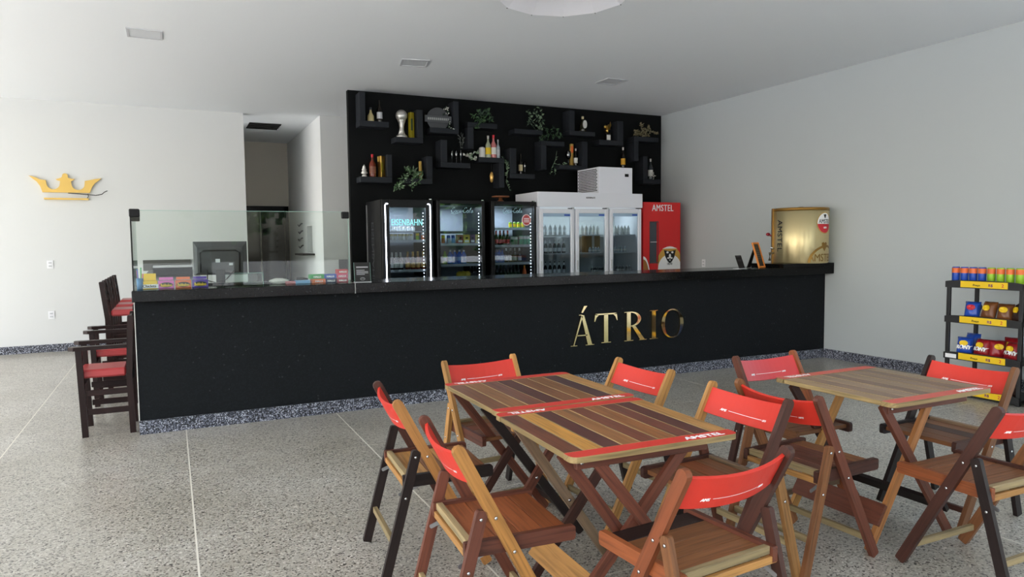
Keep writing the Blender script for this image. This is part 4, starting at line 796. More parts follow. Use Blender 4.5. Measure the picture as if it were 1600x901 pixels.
# silver trophy
t = thing('trophy', 'silver trophy with a globe held on a twisted stem', 'trophy', (sp(628), YO, S[2]+.001)); th = at(628, 172, Y=YO).z-S[2]; SILV = mat('silver_leaf', (206, 204, 198), .35, .6)
b = new(); lathe(b, [(.075, 0), (.07, .03), (.05, .045)], n=18); mk('base', b, SILV, t)
b = new(); lathe(b, [(.05, .045), (.036, .1), (.042, .16), (.062, .22), (.07, th*.72)], n=14)
for v in b.verts: a = v.co.z*9; v.co = V((v.co.x*math.cos(a)-v.co.y*math.sin(a)*.8, v.co.x*math.sin(a)*.8+v.co.y*math.cos(a), v.co.z))
mk('stem', b, SILV, t)
b = new(); ball(b, (0, 0, th-.075), .078, 0, 3); mk('globe', b, SILV, t)
t = thing('gift_box', 'tall gold and green bottle box beside the silver trophy', 'box', (sp(643), YO, S[2]+.001), .4); h = at(643, 176, Y=YO).z-S[2]
b = new(); box2(b, (-.03, -.03, 0), (.03, .03, h), 0, .003); mk('carton', b, mat('olive_gold', (150, 136, 30), .35, .3), t)
b = new(); box2(b, (-.0305, -.031, h*.3), (.0, -.0301, h*.75)); mk('label', b, GREEND, t)
# round plaque
t = thing('wall_plaque', 'round dark plaque crossed by a lettered banner', 'plaque', (sp(683), YS+.05, at(683, 186, Y=YS+.05).z)); pr = .155
b = new(); prism(b, [(pr*math.cos(2*PI*i/28), .0, pr*math.sin(2*PI*i/28)) for i in range(28)], (0, .02, 0)); mk('disc', b, DGREY, t)
b = new(); box2(b, (-.19, -.012, -.045), (.19, -.001, .045), 0, .003); mk('banner', b, mat('plaque_grey', (74, 76, 80), .5), t)
b = new(); [box2(b, (-.15+.028*k, -.0135, -.014), (-.13+.028*k, -.0121, .016)) for k in range(11)]; mk('banner_letters', b, GREYM, t, kind='stuff')
# foliage builder: leaf blades along curved stems
def plant(name, label, o, stems, m, leaf, n, cat='plant', mix=None, wide=.45, seed=1, stem_m=None):
    rnd = random.Random(seed); t = thing(name, label, cat, o); ms = [m]+([mix] if mix else [])
    for k, st in enumerate(stems):
        P = [V(p) for p in st]; b = new(); tube(b, P, .0035, 4); sm = mk('stem', b, stem_m or m, t)
        b = new()
        for i in range(n):
            f = (i+.5)/n*(len(P)-1); j = min(int(f), len(P)-2); c = P[j].lerp(P[j+1], f-j)
            d = V((rnd.uniform(-1, 1), rnd.uniform(-1, .4), rnd.uniform(-.6, 1))).normalized(); s = d.orthogonal().normalized()*leaf*wide*rnd.uniform(.8, 1.2); L = leaf*rnd.uniform(.7, 1.25); nn = d.cross(s).normalized()*leaf*.12
            vs = [b.verts.new(q) for q in (c, c+d*L*.45+s+nn, c+d*L, c+d*L*.45-s+nn)]; vm = b.verts.new(c+d*L*.5-nn)
            mi = rnd.randrange(len(ms))
            for a_, b_ in ((0, 1), (1, 2), (2, 3), (3, 0)): f_ = b.faces.new((vs[a_], vs[b_], vm)); f_.material_index = mi
        mk('leaves', b, ms, sm, kind='stuff')
    return t
def wpt(px, py, dy=0): return at(px, py, Y=YO+dy)
def stems(o, lst): return [[wpt(x, y, dy)-V(o) for x, y, dy in s] for s in lst]
o = wpt(645, 280); plant('potted_trailing_plant', 'green feathery plant drooping over the low shelf', o, stems(o, [[(655, 278, 0), (640, 272, -.05), (626, 280, -.12), (618, 298, -.13)], [(655, 278, 0), (645, 268, -.05), (634, 272, -.12), (628, 290, -.14), (624, 297, -.14)], [(655, 278, 0), (650, 272, -.08), (645, 282, -.14), (643, 297, -.14)], [(655, 278, 0), (660, 270, -.05), (655, 282, -.14), (648, 290, -.14)], [(655, 278, 0), (640, 265, -.06), (632, 263, -.1)], [(655, 278, 0), (652, 268, -.06), (645, 264, -.1), (638, 268, -.12)], [(655, 278, 0), (630, 285, -.12), (622, 288, -.13), (615, 297, -.13)]]), GREEN, .055, 26, mix=GREENP, wide=.2, seed=3)
o = wpt(752, 192); plant('potted_plant', 'leafy green plant on the shelf right of the plaque', o, stems(o, [[(750, 191, 0), (744, 184, -.03), (738, 180, -.05)], [(752, 191, 0), (752, 180, -.04), (746, 174, -.05)], [(754, 191, 0), (758, 178, -.04), (764, 178, -.06), (767, 188, -.08)], [(754, 191, 0), (756, 172, -.02), (762, 171, -.04), (766, 178, -.06)], [(752, 192, 0), (748, 196, -.12), (746, 201, -.13)], [(755, 191, 0), (763, 186, -.05), (768, 190, -.06)]]), GREEN, .06, 16, mix=GREEND, wide=.3, seed=5)
o = wpt(700, 200); plant('vine', 'white-blossomed vine hanging over the plaque shelf', o, stems(o, [[(697, 166, 0), (700, 178, -.05), (692, 180, -.06)], [(696, 180, 0), (702, 190, -.08), (700, 198, -.12), (708, 202, -.13)], [(690, 176, -.02), (697, 168, -.03), (701, 172, -.05)]]), PETAL, .032, 14, mix=GREEND, seed=6, cat='vine', stem_m=GREEND)
o = wpt(722, 228); plant('vine', 'grey dried blossom hanging between two shelf uprights', o, stems(o, [[(720, 209, .02), (724, 216, 0), (722, 228, 0)], [(718, 212, 0), (719, 222, 0), (720, 232, 0)]]), mat('grey_leaf', (104, 110, 104), .7), .04, 12, seed=7, cat='vine')
o = wpt(738, 244); plant('flowers', 'white blossoms between the flutes and the spirit bottles', o, stems(o, [[(726, 240, -.02), (734, 245, -.08), (744, 248, -.1)], [(730, 243, -.03), (740, 240, -.06), (748, 236, -.05)], [(732, 246, -.08), (738, 250, -.11), (746, 247, -.1)]]), PETAL, .045, 12, mix=GREENP, wide=.6, seed=8, cat='flowers', stem_m=GREEND)
o = wpt(792, 262); plant('vine', 'vine of pale round leaves hanging beside the spirit bottles', o, stems(o, [[(784, 244, -.05), (790, 252, -.08), (793, 268, -.08), (791, 284, -.06), (797, 298, -.06)], [(790, 250, -.06), (794, 256, -.08), (792, 272, -.06)]]), GREENP, .036, 16, mix=GREEND, wide=.6, seed=9, cat='vine')
o = wpt(835, 205); plant('ivy', 'dark ivy climbing above the plain shelf', o, stems(o, [[(846, 204, 0), (842, 190, 0), (834, 170, .02)], [(843, 204, 0), (830, 186, 0), (824, 172, .02)], [(845, 205, 0), (848, 186, 0), (843, 168, .02)], [(838, 204, 0), (828, 190, -.02), (824, 196, -.02)], [(846, 204, 0), (840, 180, -.02), (836, 176, 0)]]), GREEND, .05, 16, mix=GREENP, wide=.45, seed=10, cat='ivy')
o = wpt(865, 216); plant('ivy', 'dark ivy spilling over the shelf below the plain one', o, stems(o, [[(850, 219, 0), (856, 206, 0), (852, 200, 0)], [(855, 219, 0), (864, 200, 0), (870, 202, -.02)], [(862, 219, 0), (872, 204, -.02), (878, 214, -.1)], [(850, 219, 0), (846, 214, -.1), (844, 220, -.12)], [(864, 219, 0), (868, 210, -.05), (874, 217, -.1)]]), GREEND, .048, 16, mix=GREEN, wide=.35, seed=11, cat='ivy')
o = wpt(866, 262); plant('vine', 'sparse vine hanging left of the balloon glass', o, stems(o, [[(870, 236, 0), (868, 250, -.02), (862, 262, -.04), (860, 272, -.05)], [(868, 256, 0), (880, 258, -.06), (884, 254, -.06)], [(866, 262, 0), (868, 272, -.05)]]), GREENP, .036, 11, mix=GREEND, wide=.5, seed=12, cat='vine')
o = wpt(1006, 213); plant('dried_plant', 'brownish dried plant on the shelf near the right wall', o, stems(o, [[(1005, 213, 0), (998, 206, 0), (990, 204, -.02)], [(1006, 213, 0), (1002, 198, 0), (1000, 193, 0)], [(1008, 213, 0), (1012, 202, 0), (1014, 198, 0)], [(1010, 213, 0), (1018, 206, 0), (1026, 210, -.03)], [(1004, 213, 0), (996, 210, -.03), (992, 208, -.03)], [(1008, 213, 0), (1006, 204, -.03), (1010, 200, -.03)]]), DRY, .055, 18, mix=mat('dry_leaf2', (140, 132, 104), .7), wide=.3, seed=13)
for k, px in enumerate((706, 713, 720)):
    ontop('champagne_flute', 'flute', (GLASSV,), px-.5, 5, 234.5, ('left', 'middle', 'right')[k]+' one of three champagne flutes in a row', 'glass', 'three champagne flutes', .9)
t = thing('candle_jar', 'white frosted jar left of the spirit bottles', 'jar', (sp(753), YO, S[6]+.001)); b = new(); lathe(b, [(.04, 0), (.044, .01), (.044, .13), (.04, .14)], n=16); mk('jar', b, OFFW, t); b = new(); lathe(b, [(.03, .14), (.03, .15)], n=12); mk('wax_top', b, GREYM, t)
ontop('spirit_bottle', 'spirit', (mat('clear_spirit', (170, 176, 150), .1), YEL, OFFW), 762.5, 6, 212, 'clear bottle with yellow label beside the red-capped one', wd=1.0)
ontop('spirit_bottle', 'spirit', (mat('rose_spirit', (196, 120, 120), .12), OFFW, REDC), 771, 6, 211, 'pink bottle with red cap on the middle shelf')
ontop('spirit_bottle', 'spirit', (CLEARB, LGREY, LGREY), 778, 6, 218, 'grey clear bottle at the right of the pink one', wd=.8)
t = thing('bulb_ornament', 'gold drop-shaped bulb hanging under the spirit shelf', 'ornament', wpt(768, 264, -.05)); dz = wpt(768, 285, -.05).z-wpt(768, 264, -.05).z
b = new(); tube(b, [(0, 0, S[6]-.07-t.location.z), (0, 0, dz*.2)], .003, 5); mk('cord', b, CORD, t)
b = new(); lathe(b, [(.005, dz*.2), (.02, dz*.3), (.03, dz*.55), (.022, dz*.9), (.006, dz)][::-1], n=14); mk('bulb', b, mat('gold_bulb', (226, 178, 100), .2, .5), t)
t = thing('figurine', 'small silver tree-shaped figurine on the lowest left shelf', 'figurine', (sp(568), YO, S[7]+.001)); h = at(568, 257, Y=YO).z-S[7]
b = new(); lathe(b, [(.03, 0), (.034, .015), (.02, .03)], n=12); mk('foot', b, SILV, t); b = new(); lathe(b, [(.02, .03), (.045, .05), (.025, .085), (.036, .09), (.018, .12), (.024, .125), (.004, h)], n=12); mk('figure', b, SILV, t)
ontop('whisky_bottle', 'spirit', (AMBER, mat('tan_label', (120, 70, 50), .5), REDC), 581, 7, 241, 'amber whisky bottle with red cap', wd=1.15)
t = thing('gift_box', 'tall gold bottle box beside the amber whisky bottle', 'box', (sp(595), YO, S[7]+.001), .5); h = at(595, 244, Y=YO).z-S[7]
b = new(); box2(b, (-.035, -.035, 0), (.035, .035, h), 0, .003); mk('carton', b, BRASS, t); b = new(); box2(b, (-.036, -.0362, h*.25), (-.005, -.0352, h*.7)); mk('label', b, mat('olive_gold', (150, 136, 30), .35, .3), t)
t = thing('pillar_candle', 'slim gold candle on the shelf of the drooping plant', 'candle', (sp(657), YO+.03, S[8]+.001)); h = at(657, 252, Y=YO).z-S[8]; b = new(); lathe(b, [(.022, 0), (.022, h), (.015, h+.004)], n=14); mk('candle_body', b, GOLDPAINT, t); b = new(); tube(b, [(0, 0, h), (0, 0, h+.015)], .002, 5); mk('wick', b, CORD, t)
ontop('wine_bottle', 'spirit', (DKBOT, mat('cream_label', (206, 190, 150), .5), DKBOT), 813, 11, 240, 'dark bottle with cream label beside a single flute', wd=.8)
ontop('champagne_flute', 'flute', (GLASSV,), 819.5, 11, 253, 'single champagne flute beside the dark bottle', 'glass', None, .9)
o_ = ontop('wine_bottle', 'squat', (mat('olive_bottle', (40, 38, 22), .12), OFFW, mat('cream_label', (206, 190, 150), .5)), 910.5, 12, 182, 'squat dark bottle with round white label', wd=1.0)
q = V(o_.location); b = new(); prism(b, [(.034*math.cos(2*PI*i/20), -.07, .11+.06*math.sin(2*PI*i/20)) for i in range(20)], (0, .012, 0)); e_ = mk('round_label', b, OFFW, o_)
e_.scale = (1/o_.scale[0], 1/o_.scale[1], 1/o_.scale[2])
t = thing('gold_figurine', 'gold bird-like figurine on a white-labelled dark base', 'figurine', (sp(949), YO, S[14]+.001)); h = at(950, 190, Y=YO).z-S[14]
b = new(); box2(b, (-.04, -.035, 0), (.04, .035, h*.38), 0, .003); mk('base', b, DKBOT, t); b = new(); box2(b, (-.034, -.0365, .012), (.034, -.0352, h*.3)); mk('label', b, OFFW, t)
b = new(); tube(b, [(0, 0, h*.38), (-.02, 0, h*.55), (.01, 0, h*.7), (.03, 0, h*.85)], [.02, .035, .03, .012], 10); tube(b, [(.03, 0, h*.6), (.05, 0, h*.8), (.055, 0, h)], [.025, .018, .004], 8); ball(b, (-.035, 0, h*.72), .028, 0, 2); mk('figure', b, BRASS, t)
ontop('wine_glass', 'balloon', (GLASSV,), 888, 13, 236, 'balloon wine glass on the shelf above the freezer', 'glass', None, .9)
ontop('wine_bottle', 'spirit', (DKBOT, OFFW, OFFW), 899.5, 13, 232, 'dark bottle with white label beside the balloon glass', wd=.9)
t = thing('gift_box', 'slim gold box behind the white-labelled bottle', 'box', (sp(896.5), YO+.07, S[13]+.001)); h = at(897, 225, Y=YO+.05).z-S[13]; b = new(); box2(b, (-.025, -.02, 0), (.025, .02, h), 0, .003); mk('carton', b, GOLDPAINT, t); b = new(); box2(b, (-.02, -.021, h*.6), (.02, -.0201, h*.9)); mk('label', b, ORA, t)
ontop('spirit_bottle', 'spirit', (DKBOT, mat('amber_label', (226, 168, 40), .5), OFFW), 973.5, 17, 230, 'dark bottle with amber label above the freezer top unit', wd=.85)
ontop('spirit_bottle', 'spirit', (mat('smoke_bottle', (60, 64, 68), .1), OFFW, OFFW), 1016.5, 16, 248, 'clear grey bottle with white ribbon on the lowest right shelf', wd=.9)
o = wpt(1020, 279); plant('ribbon_bow', 'white ribbon tied to the bottle on the lowest right shelf', o, stems(o, [[(1019, 268, -.05), (1022, 274, -.06), (1021, 281, -.05)], [(1018, 270, -.05), (1015, 278, -.06)]]), PETAL, .04, 5, wide=.25, seed=14, cat='ribbon')

# ---------------------------------------------------------------- folding tables
TZ = .715; TW, TD, TT, EB = .72, .70, .022, .066
def make_table(c, rz, cols, legs, label, twin=None, strip=RED, edge=None):
    """square slatted bar table: two painted end boards, eight slats, battens and crossed legs"""
    t = thing('folding_table', label, 'table', (c[0], c[1], 0), rz, 'slatted folding bar tables'); edge = edge or wood('wood_edge', (152, 130, 88))
    for s in (-1, 1):
        b = new(); y0 = s*(TD/2-EB/2)
        fs = board(b, (-TW/2, y0, TZ-TT/2), (TW/2, y0, TZ-TT/2), EB-.002, TT, (0, 0, 1), .0, .0)
        # round only the two outer corners
        b.free(); b = new(); r = .03; h = EB/2-.001; pts = []
        for k in range(5): a = PI/2*k/4; pts.append((TW/2-r+r*math.sin(a), s*(h-r+r*math.cos(a))))
        pts += [(TW/2, -s*h), (-TW/2, -s*h)]
        for k in range(5): a = PI/2*k/4; pts.append((-TW/2+r-r*math.cos(a), s*(h-r+r*math.sin(a))))
        fs = prism(b, [(x, y0+y, TZ-TT) for x, y in pts], (0, 0, TT), 1, (1, 0, 0))
        for f in fs:
            f.normal_update()
            if f.calc_center_median().z > TZ-.001: f.material_index = 0
        eb = mk('end_board', b, [strip, edge], t)
        text('lettering', 'AMSTEL', .043, (s*-.215, y0-s*-.016 if s > 0 else y0-.018, TZ), (-s, 0, 0), (0, -s, 0), WHITEP, eb, .0004, .0019, sx=1.12, space=1.06)
    n = len(cols); wds = [1.0]*n; tot = sum(wds); x = -TW/2
    for k, m in enumerate(cols):
        w_ = TW*wds[k]/tot; b = new(); y1 = TD/2-EB; fs = box2(b, (x+.0012, -y1+.001, TZ-TT), (x+w_-.0012, y1-.001, TZ-random.uniform(0, .0008)), 1, .0024)
        for f in fs:
            f.normal_update()
            if abs(f.normal.z) > .95: f.material_index = 0
        mk('slat', b, [m, edge], t); x += w_
    for s in (-1, 1):
        b = new(); box2(b, (-TW/2+.05, s*(TD/2-.075)-.012, TZ-TT-.045), (TW/2-.10, s*(TD/2-.075)+.012, TZ-TT-.0005), 0, .003); bt = mk('batten', b, WR if s < 0 else WL, t)
        b = new(); tube(b, [(-TW/2+.07, s*(TD/2-.075)+s*.012, TZ-TT-.022), (-TW/2+.07, s*(TD/2-.075)+s*.017, TZ-TT-.022)], .006, 8); mk('bolt', b, CHROME, bt)
    for (x0, x1, y, m, bolt) in legs:      # from the top edge to the floor
        b = new(); L = V((x1-x0, 0, -(TZ-TT))); board(b, (x0, y, TZ-TT-.003), (x1, y, .006), .042, .022, (0, 1, 0), 0, .012); lg = mk('leg', b, m, t)
        if bolt:
            f = .52; b = new(); q = V((x0+(x1-x0)*f, y, (TZ-TT)*(1-f))); tube(b, [q+V((0, -.011, 0)), q+V((0, -.016, 0))], .007, 8); mk('bolt', b, CHROME, lg)
    return t
def stretcher(t, name, a, c, w_, m, side):
    b = new(); board(b, a, c, w_, .02, side, .004, .004); mk(name, b, m, t)
def cl(n, rgb): return wood('slat_'+n, rgb, .38)
CA = [cl('brown', (122, 76, 46)), cl('tan', (140, 94, 54)), cl('umber', (108, 66, 48)), WP, cl('chestnut', (114, 72, 44)), cl('tan2', (124, 82, 48)), cl('plum', (76, 44, 42)), cl('honey', (176, 128, 70))]
CB = [cl('russet', (118, 68, 46)), cl('amber', (190, 136, 64)), cl('wine', (96, 52, 42)), cl('tan', (140, 94, 54)), cl('chestnut2', (110, 60, 40)), cl('copper', (148, 94, 52)), cl('rust', (112, 62, 46)), cl('plum2', (88, 46, 38)), cl('honey', (176, 128, 70))]
CC = [cl('drab1', (150, 122, 92)), cl('drab2', (128, 102, 84)), cl('drab3', (142, 118, 96)), cl('drab4', (120, 94, 78)), cl('drab5', (146, 120, 94)), cl('drab6', (134, 108, 88)), cl('drab7', (124, 98, 80)), cl('drab8', (150, 126, 100))]  # browns greyed: the reflected sheen is put into the slat colours
# legs: x at the top, x at the floor, y, wood, bolt; all in the table's own frame
tA = make_table((1.610, 3.078), -.012, CA, [(-.33, .18, -.13, WX, False), (.17, -.32, -.16, WR, True), (-.33, .18, .24, WR, False), (.2, -.3, .212, WD, False)], 'far table of the joined pair, dark slats and red ends, nearest the bar')
tB = make_table((1.572, 2.364), -.035, CB, [(-.31, .16, .23, WN, True), (.27, -.27, .204, WD, False), (-.33, .17, -.215, WR, True), (.21, -.40, -.245, WR, False), (-.24, .30, -.272, WR, False)], 'near table of the joined pair with one bright amber slat')
tC = make_table((3.222, 2.39), -.006, CC, [(-.33, .17, -.27, WR, False), (.05, -.37, -.245, wood('wood_tan', (166, 112, 66)), False), (-.33, .17, .25, WD, False), (.05, -.37, .225, WL, True)], 'brown slatted table, toned grey for reflections, with red ends standing alone on the right', strip=mat('pale_red', (206, 84, 70), .4))
stretcher(tB, 'lower_board', (-.225, .22, .165), (-.225, -.235, .165), .10, WL, (-.75, 0, .66))
stretcher(tB, 'lower_board', (.135, .25, .11), (.135, -.20, .11), .06, WD, (.83, 0, .56))
stretcher(tC, 'lower_board', (-.30, .24, .165), (-.30, -.26, .165), .105, WR, (-.855, 0, .52))
stretcher(tC, 'lower_board', (.135, .27, .14), (.135, -.28, .14), .06, WX, (.83, 0, .56))
stretcher(tA, 'lower_board', (.135, .26, .11), (.135, -.14, .11), .07, WX, (.83, 0, .56))

# ---------------------------------------------------------------- folding chairs
G = dict(xl=.221, yt=-.208, zt=.766, yf=.185, ys=-.135, zs=.544, yr=-.278, yrf=.222, zr=.424, yrr=-.188)
def make_chair(c, rz, L, label):
    """L: woods as keys longR longL shortR shortL railR railL seat(list of 4) stretch front"""
    t = thing('folding_chair', label, 'chair', (c[0], c[1], 0), math.radians(rz), 'wooden folding chairs with red backs')
    X = G['xl']; d = V((0, G['yf']-G['yt'], .01-G['zt'])).normalized(); ds = V((0, G['yr']-G['ys'], .01-G['zs'])).normalized()
    for s, k in ((1, 'R'), (-1, 'L')):
        b = new(); p0 = V((s*X, G['yt'], G['zt']))-d*.022; p1 = V((s*X, G['yf'], .012)); fs = board(b, p0, p1, .044, .022, (1, 0, 0), .021, .008); lg = mk('long_leg', b, L['long'+k], t)
        for z in (.531, .405):
            q = V((s*X, G['yt']+(G['zt']-z)*-d.y/d.z, z)); b = new(); tube(b, [q+V((s*.011, 0, 0)), q+V((s*.015, 0, 0))], [.007, .005], 8); mk('bolt', b, CHROME, lg)
        b = new(); p0 = V((s*X, G['ys'], G['zs']))-ds*.018; p1 = V((s*X, G['yr'], .01)); board(b, p0, p1, .040, .022, (1, 0, 0), .012, .004); lg = mk('short_leg', b, L['short'+k], t)
        for z in (.533, .36):
            q = V((s*X, G['ys']+(G['zs']-z)*-ds.y/ds.z, z)); b = new(); tube(b, [q+V((s*.011, 0, 0)), q+V((s*.015, 0, 0))], [.007, .005], 8); mk('bolt', b, CHROME, lg)
        b = new(); xr = s*(X-.024); board(b, (xr, G['yrr'], G['zr']), (xr, G['yrf'], G['zr']), .052, .022, (1, 0, 0), .004, .012); rl = mk('seat_rail', b, L['rail'+k], t)
        b = new(); board(b, (xr-s*.014, -.205, .362), (xr-s*.014, -.095, .402), .016, .003, (1, 0, 0), .006, .006); mk('metal_link', b, GREYM, rl)
    xs = X-.036; ws = [.088, .088, .088, .088]; y = G['yrf']-.018
    for k in range(4):
        b = new(); box2(b, (-xs, y-.088, .418), (xs, y-.002, .438), 0, .0015); mk('seat_slat', b, L['seat'][k % len(L['seat'])] if k or 'front' not in L else L['front'], t); y -= .0885
    b = new(); box2(b, (-xs, y-.028, .425), (xs, y-.003, .452), 0, .002); mk('rear_slat', b, L['stretch'], t)
    b = new(); box2(b, (-X+.012, -.186, .395), (X-.012, -.168, .42), 0, .002); mk('rear_cross_bar', b, L.get('stretch2', WL), t)
    zq = .165; q = V((0, G['ys']+(G['zs']-zq)*-ds.y/ds.z, zq)); b = new(); box2(b, (-X+.011, q.y-.010, zq-.014), (X-.011, q.y+.010, zq+.014), 0, .002); mk('rear_stretcher', b, L.get('bar', WG), t)
    zq = .10; q = V((0, G['yt']+(G['zt']-zq)*-d.y/d.z, zq)); b = new(); box2(b, (-X+.011, q.y-.010, zq-.014), (X-.011, q.y+.010, zq+.014), 0, .002); mk('front_stretcher', b, L.get('bar2', L.get('bar', WG)), t)
    # bowed red back board between the tops of the long legs
    H = .122; th = .012; xb = X-.0115; n = 12; up = -d; nf = V((0, up.z, -up.y)).normalized(); base = V((0, G['yt'], G['zt']))+d*(H+.008)
    def back(x, v, off): return base+V((x, 0, 0))+up*v+nf*(-.034*(1-(x/xb)**2)+off)
    b = new(); rows = []
    for off in (-th/2, th/2):
        for v in (0, H): rows.append([b.verts.new(back(-xb+2*xb*i/n, v, off)) for i in range(n+1)])
    a0, a1, c0, c1 = rows
    for i in range(n):
        for q in ((a0[i], a0[i+1], a1[i+1], a1[i]), (c0[i], c1[i], c1[i+1], c0[i+1]), (a1[i], a1[i+1], c1[i+1], c1[i]), (a0[i], c0[i], c0[i+1], a0[i+1])): b.faces.new(q)
    b.faces.new((a0[0], a1[0], c1[0], c0[0])); b.faces.new((a0[n], c0[n], c1[n], a1[n])); bk = mk('back_board', b, L.get('red', RED), t)
    for side in (1, -1):     # the same print inside and outside
        W = (lambda x, y, z, s=side: back(-s*x, y, s*(th/2+.0004)+s*z))
        text('lettering', 'AMS', .016, (0, 0, 0), (1, 0, 0), (0, 0, 1), WHITEP, bk, .0003, .0009, shear=.25, align='LEFT', warp=lambda x, y, z: W(x-.135, y+.030, z))
        text('lettering', '1870', .0125, (0, 0, 0), (1, 0, 0), (0, 0, 1), WHITEP, bk, .0003, .0005, shear=.25, align='LEFT', warp=lambda x, y, z: W(x+.105, y+.032, z))
        b = new(); v0 = [(W(-.092+.195*i/10, .0365, 0), W(-.092+.195*i/10, .0385, 0)) for i in range(11)]
        for i in range(10): b.faces.new([b.verts.new(p) for p in (v0[i][0], v0[i+1][0], v0[i+1][1], v0[i][1])])
        mk('print_line', b, WHITEP, bk)
    return t
W2 = dict(WTAN=MC['wood_tan'])
make_chair((1.066, 3.072), -94.2, dict(longR=MC['wood_mid'] if 0 else wood('wood_honey', (150, 104, 58)), longL=WD, shortR=WX, shortL=WX, railR=WX, railL=WR, seat=[WM, WL, WM, WL], stretch=WG, bar=WG), 'folding chair left of the far table, with black short legs and one honey long leg')
make_chair((1.046, 2.319), -94.3, dict(longR=wood('wood_amber', (160, 112, 58)), longL=WR, shortR=WR, shortL=WR, railR=WR, railL=WR, seat=[WO, WO, WO, WO], stretch=WG, bar=WG), 'folding chair left of the amber-slat table, orange seat and one amber long leg')
make_chair((1.596, 3.508), 183.9, dict(longR=WL, longL=WL, shortR=WL, shortL=WX, railR=WR, railL=WR, seat=[WM, WM, WO, WM], stretch=WG, bar=WG), 'folding chair at the bar end of the joined tables, facing the camera')
make_chair((2.073, 3.089), 92.4, dict(longR=WL, longL=WL, shortR=WX, shortL=WX, railR=WD, railL=WD, seat=[WM, WM], stretch=WM, bar=WG), 'folding chair right of the far table with pale yellow long legs')
make_chair((2.068, 2.319), 91.5, dict(longR=WL, longL=WD, shortR=WR, shortL=wood('wood_worn', (150, 108, 64)), railR=WD, railL=WD, seat=[WM, WM, WO, WM], stretch=WN, bar=WG), 'folding chair right of the amber-slat table, one long leg pale and one dark')
make_chair((1.525, 1.817), 4.0, dict(longR=WD, longL=wood('wood_rust', (120, 66, 40)), shortR=WD, shortL=WM, railR=WR, railL=WO, seat=[WM, WM], front=WX, stretch=WG, bar=WG), 'nearest folding chair, back to the camera at the joined tables, black front slat')
make_chair((2.636, 2.315), -87.5, dict(longR=WR, longL=WM, shortR=WM, shortL=WM, railR=WD, railL=WD, seat=[WM, WR, WR, WR], stretch=WG, bar=WG), 'folding chair left of the lone table, glossy red-brown long leg')
make_chair((3.094, 2.822), 179.6, dict(longR=WR, longL=WO, shortR=WD, shortL=WM, railR=WM, railL=WD, seat=[WM, WM], stretch=WM, bar=WN, red=mat('painted_red_pink', (206, 58, 60), .3)), 'folding chair behind the lone table facing the camera, shiny pinkish-red back')
make_chair((3.625, 2.305), 89.2, dict(longR=WX, longL=WM, shortR=WX, shortL=WX, railR=WX, railL=WD, seat=[WM, WM, WD, WM], stretch=WN, bar=WD), 'folding chair right of the lone table, in front of the snack rack')
make_chair((3.107, 1.828), -.7, dict(longR=WM, longL=WD, shortR=WD, shortL=WX, railR=WD, railL=WO, seat=[WM, WM], stretch=WG, bar=WG, stretch2=WL), 'folding chair at the right frame edge, back to the camera, dark long leg')

# ---------------------------------------------------------------- dark chairs at the side of the bar
def armchair(c, label):
    t = thing('armchair', label, 'armchair', (c[0], c[1], 0), 0, 'dark armchairs at the side of the bar')   # faces away from the bar, towards -x
    hx, hy = .16, .19; LW = .042
    for sy in (-1, 1):
        b = new(); board(b, (-hx, sy*hy, 0), (-hx-.02, sy*hy, .665), LW, LW*.8, (0, 1, 0)); mk('front_leg', b, STOOLW, t)
        b = new(); board(b, (hx, sy*hy, 0), (hx-.01, sy*hy, .45), LW, LW*.8, (0, 1, 0)); board(b, (hx-.01, sy*hy, .45), (hx+.015, sy*hy, .915), LW, LW*.8, (0, 1, 0), 0, .01); bmesh.ops.remove_doubles(b, verts=b.verts, dist=.001); mk('rear_leg', b, STOOLW, t)
        b = new(); y = sy*hy
        pts = [(-hx-.085, y-.02), (-hx-.05, y-.045*1), (-hx+.06, y-.03), (hx-.02, y-.02), (hx-.02, y+.02), (-hx+.06, y+.022), (-hx-.05, y+.03), (-hx-.085, y+.015)]
        prism(b, [(x, yy, .666) for x, yy in pts], (0, 0, .028), 0, (1, 0, 0)); mk('armrest', b, STOOLW, t)
        for z in (.19, .335): b = new(); box2(b, (-hx+.02, y-.01, z-.022), (hx-.02, y+.01, z+.022), 0, .003); mk('side_rail', b, STOOLW, t)
    for x in (-hx, hx): b = new(); box2(b, (x-.01, -hy+.02, .40), (x+.01, hy-.02, .445), 0, .003); mk('seat_rail', b, STOOLW, t)
    b = new(); box2(b, (-hx-.03, -hy+.018, .445), (hx-.03, hy-.018, .51), 0, .014); mk('seat_cushion', b, LEATHER, t)
    b = new(); box2(b, (hx+.0, -hy+.018, .85), (hx+.02, hy-.018, .90), 0, .004); mk('top_rail', b, STOOLW, t)
    for k in range(4): y = -.12+.08*k; b = new(); box2(b, (hx+.0, y-.015, .52), (hx+.014, y+.015, .85)); mk('back_slat', b, STOOLW, t)
    return t
armchair((-.47, 6.36), 'dark wooden armchair with red seat nearest the camera, beside the bar end')
armchair((-.48, 7.5), 'dark wooden armchair with red seat, second behind the nearest one')
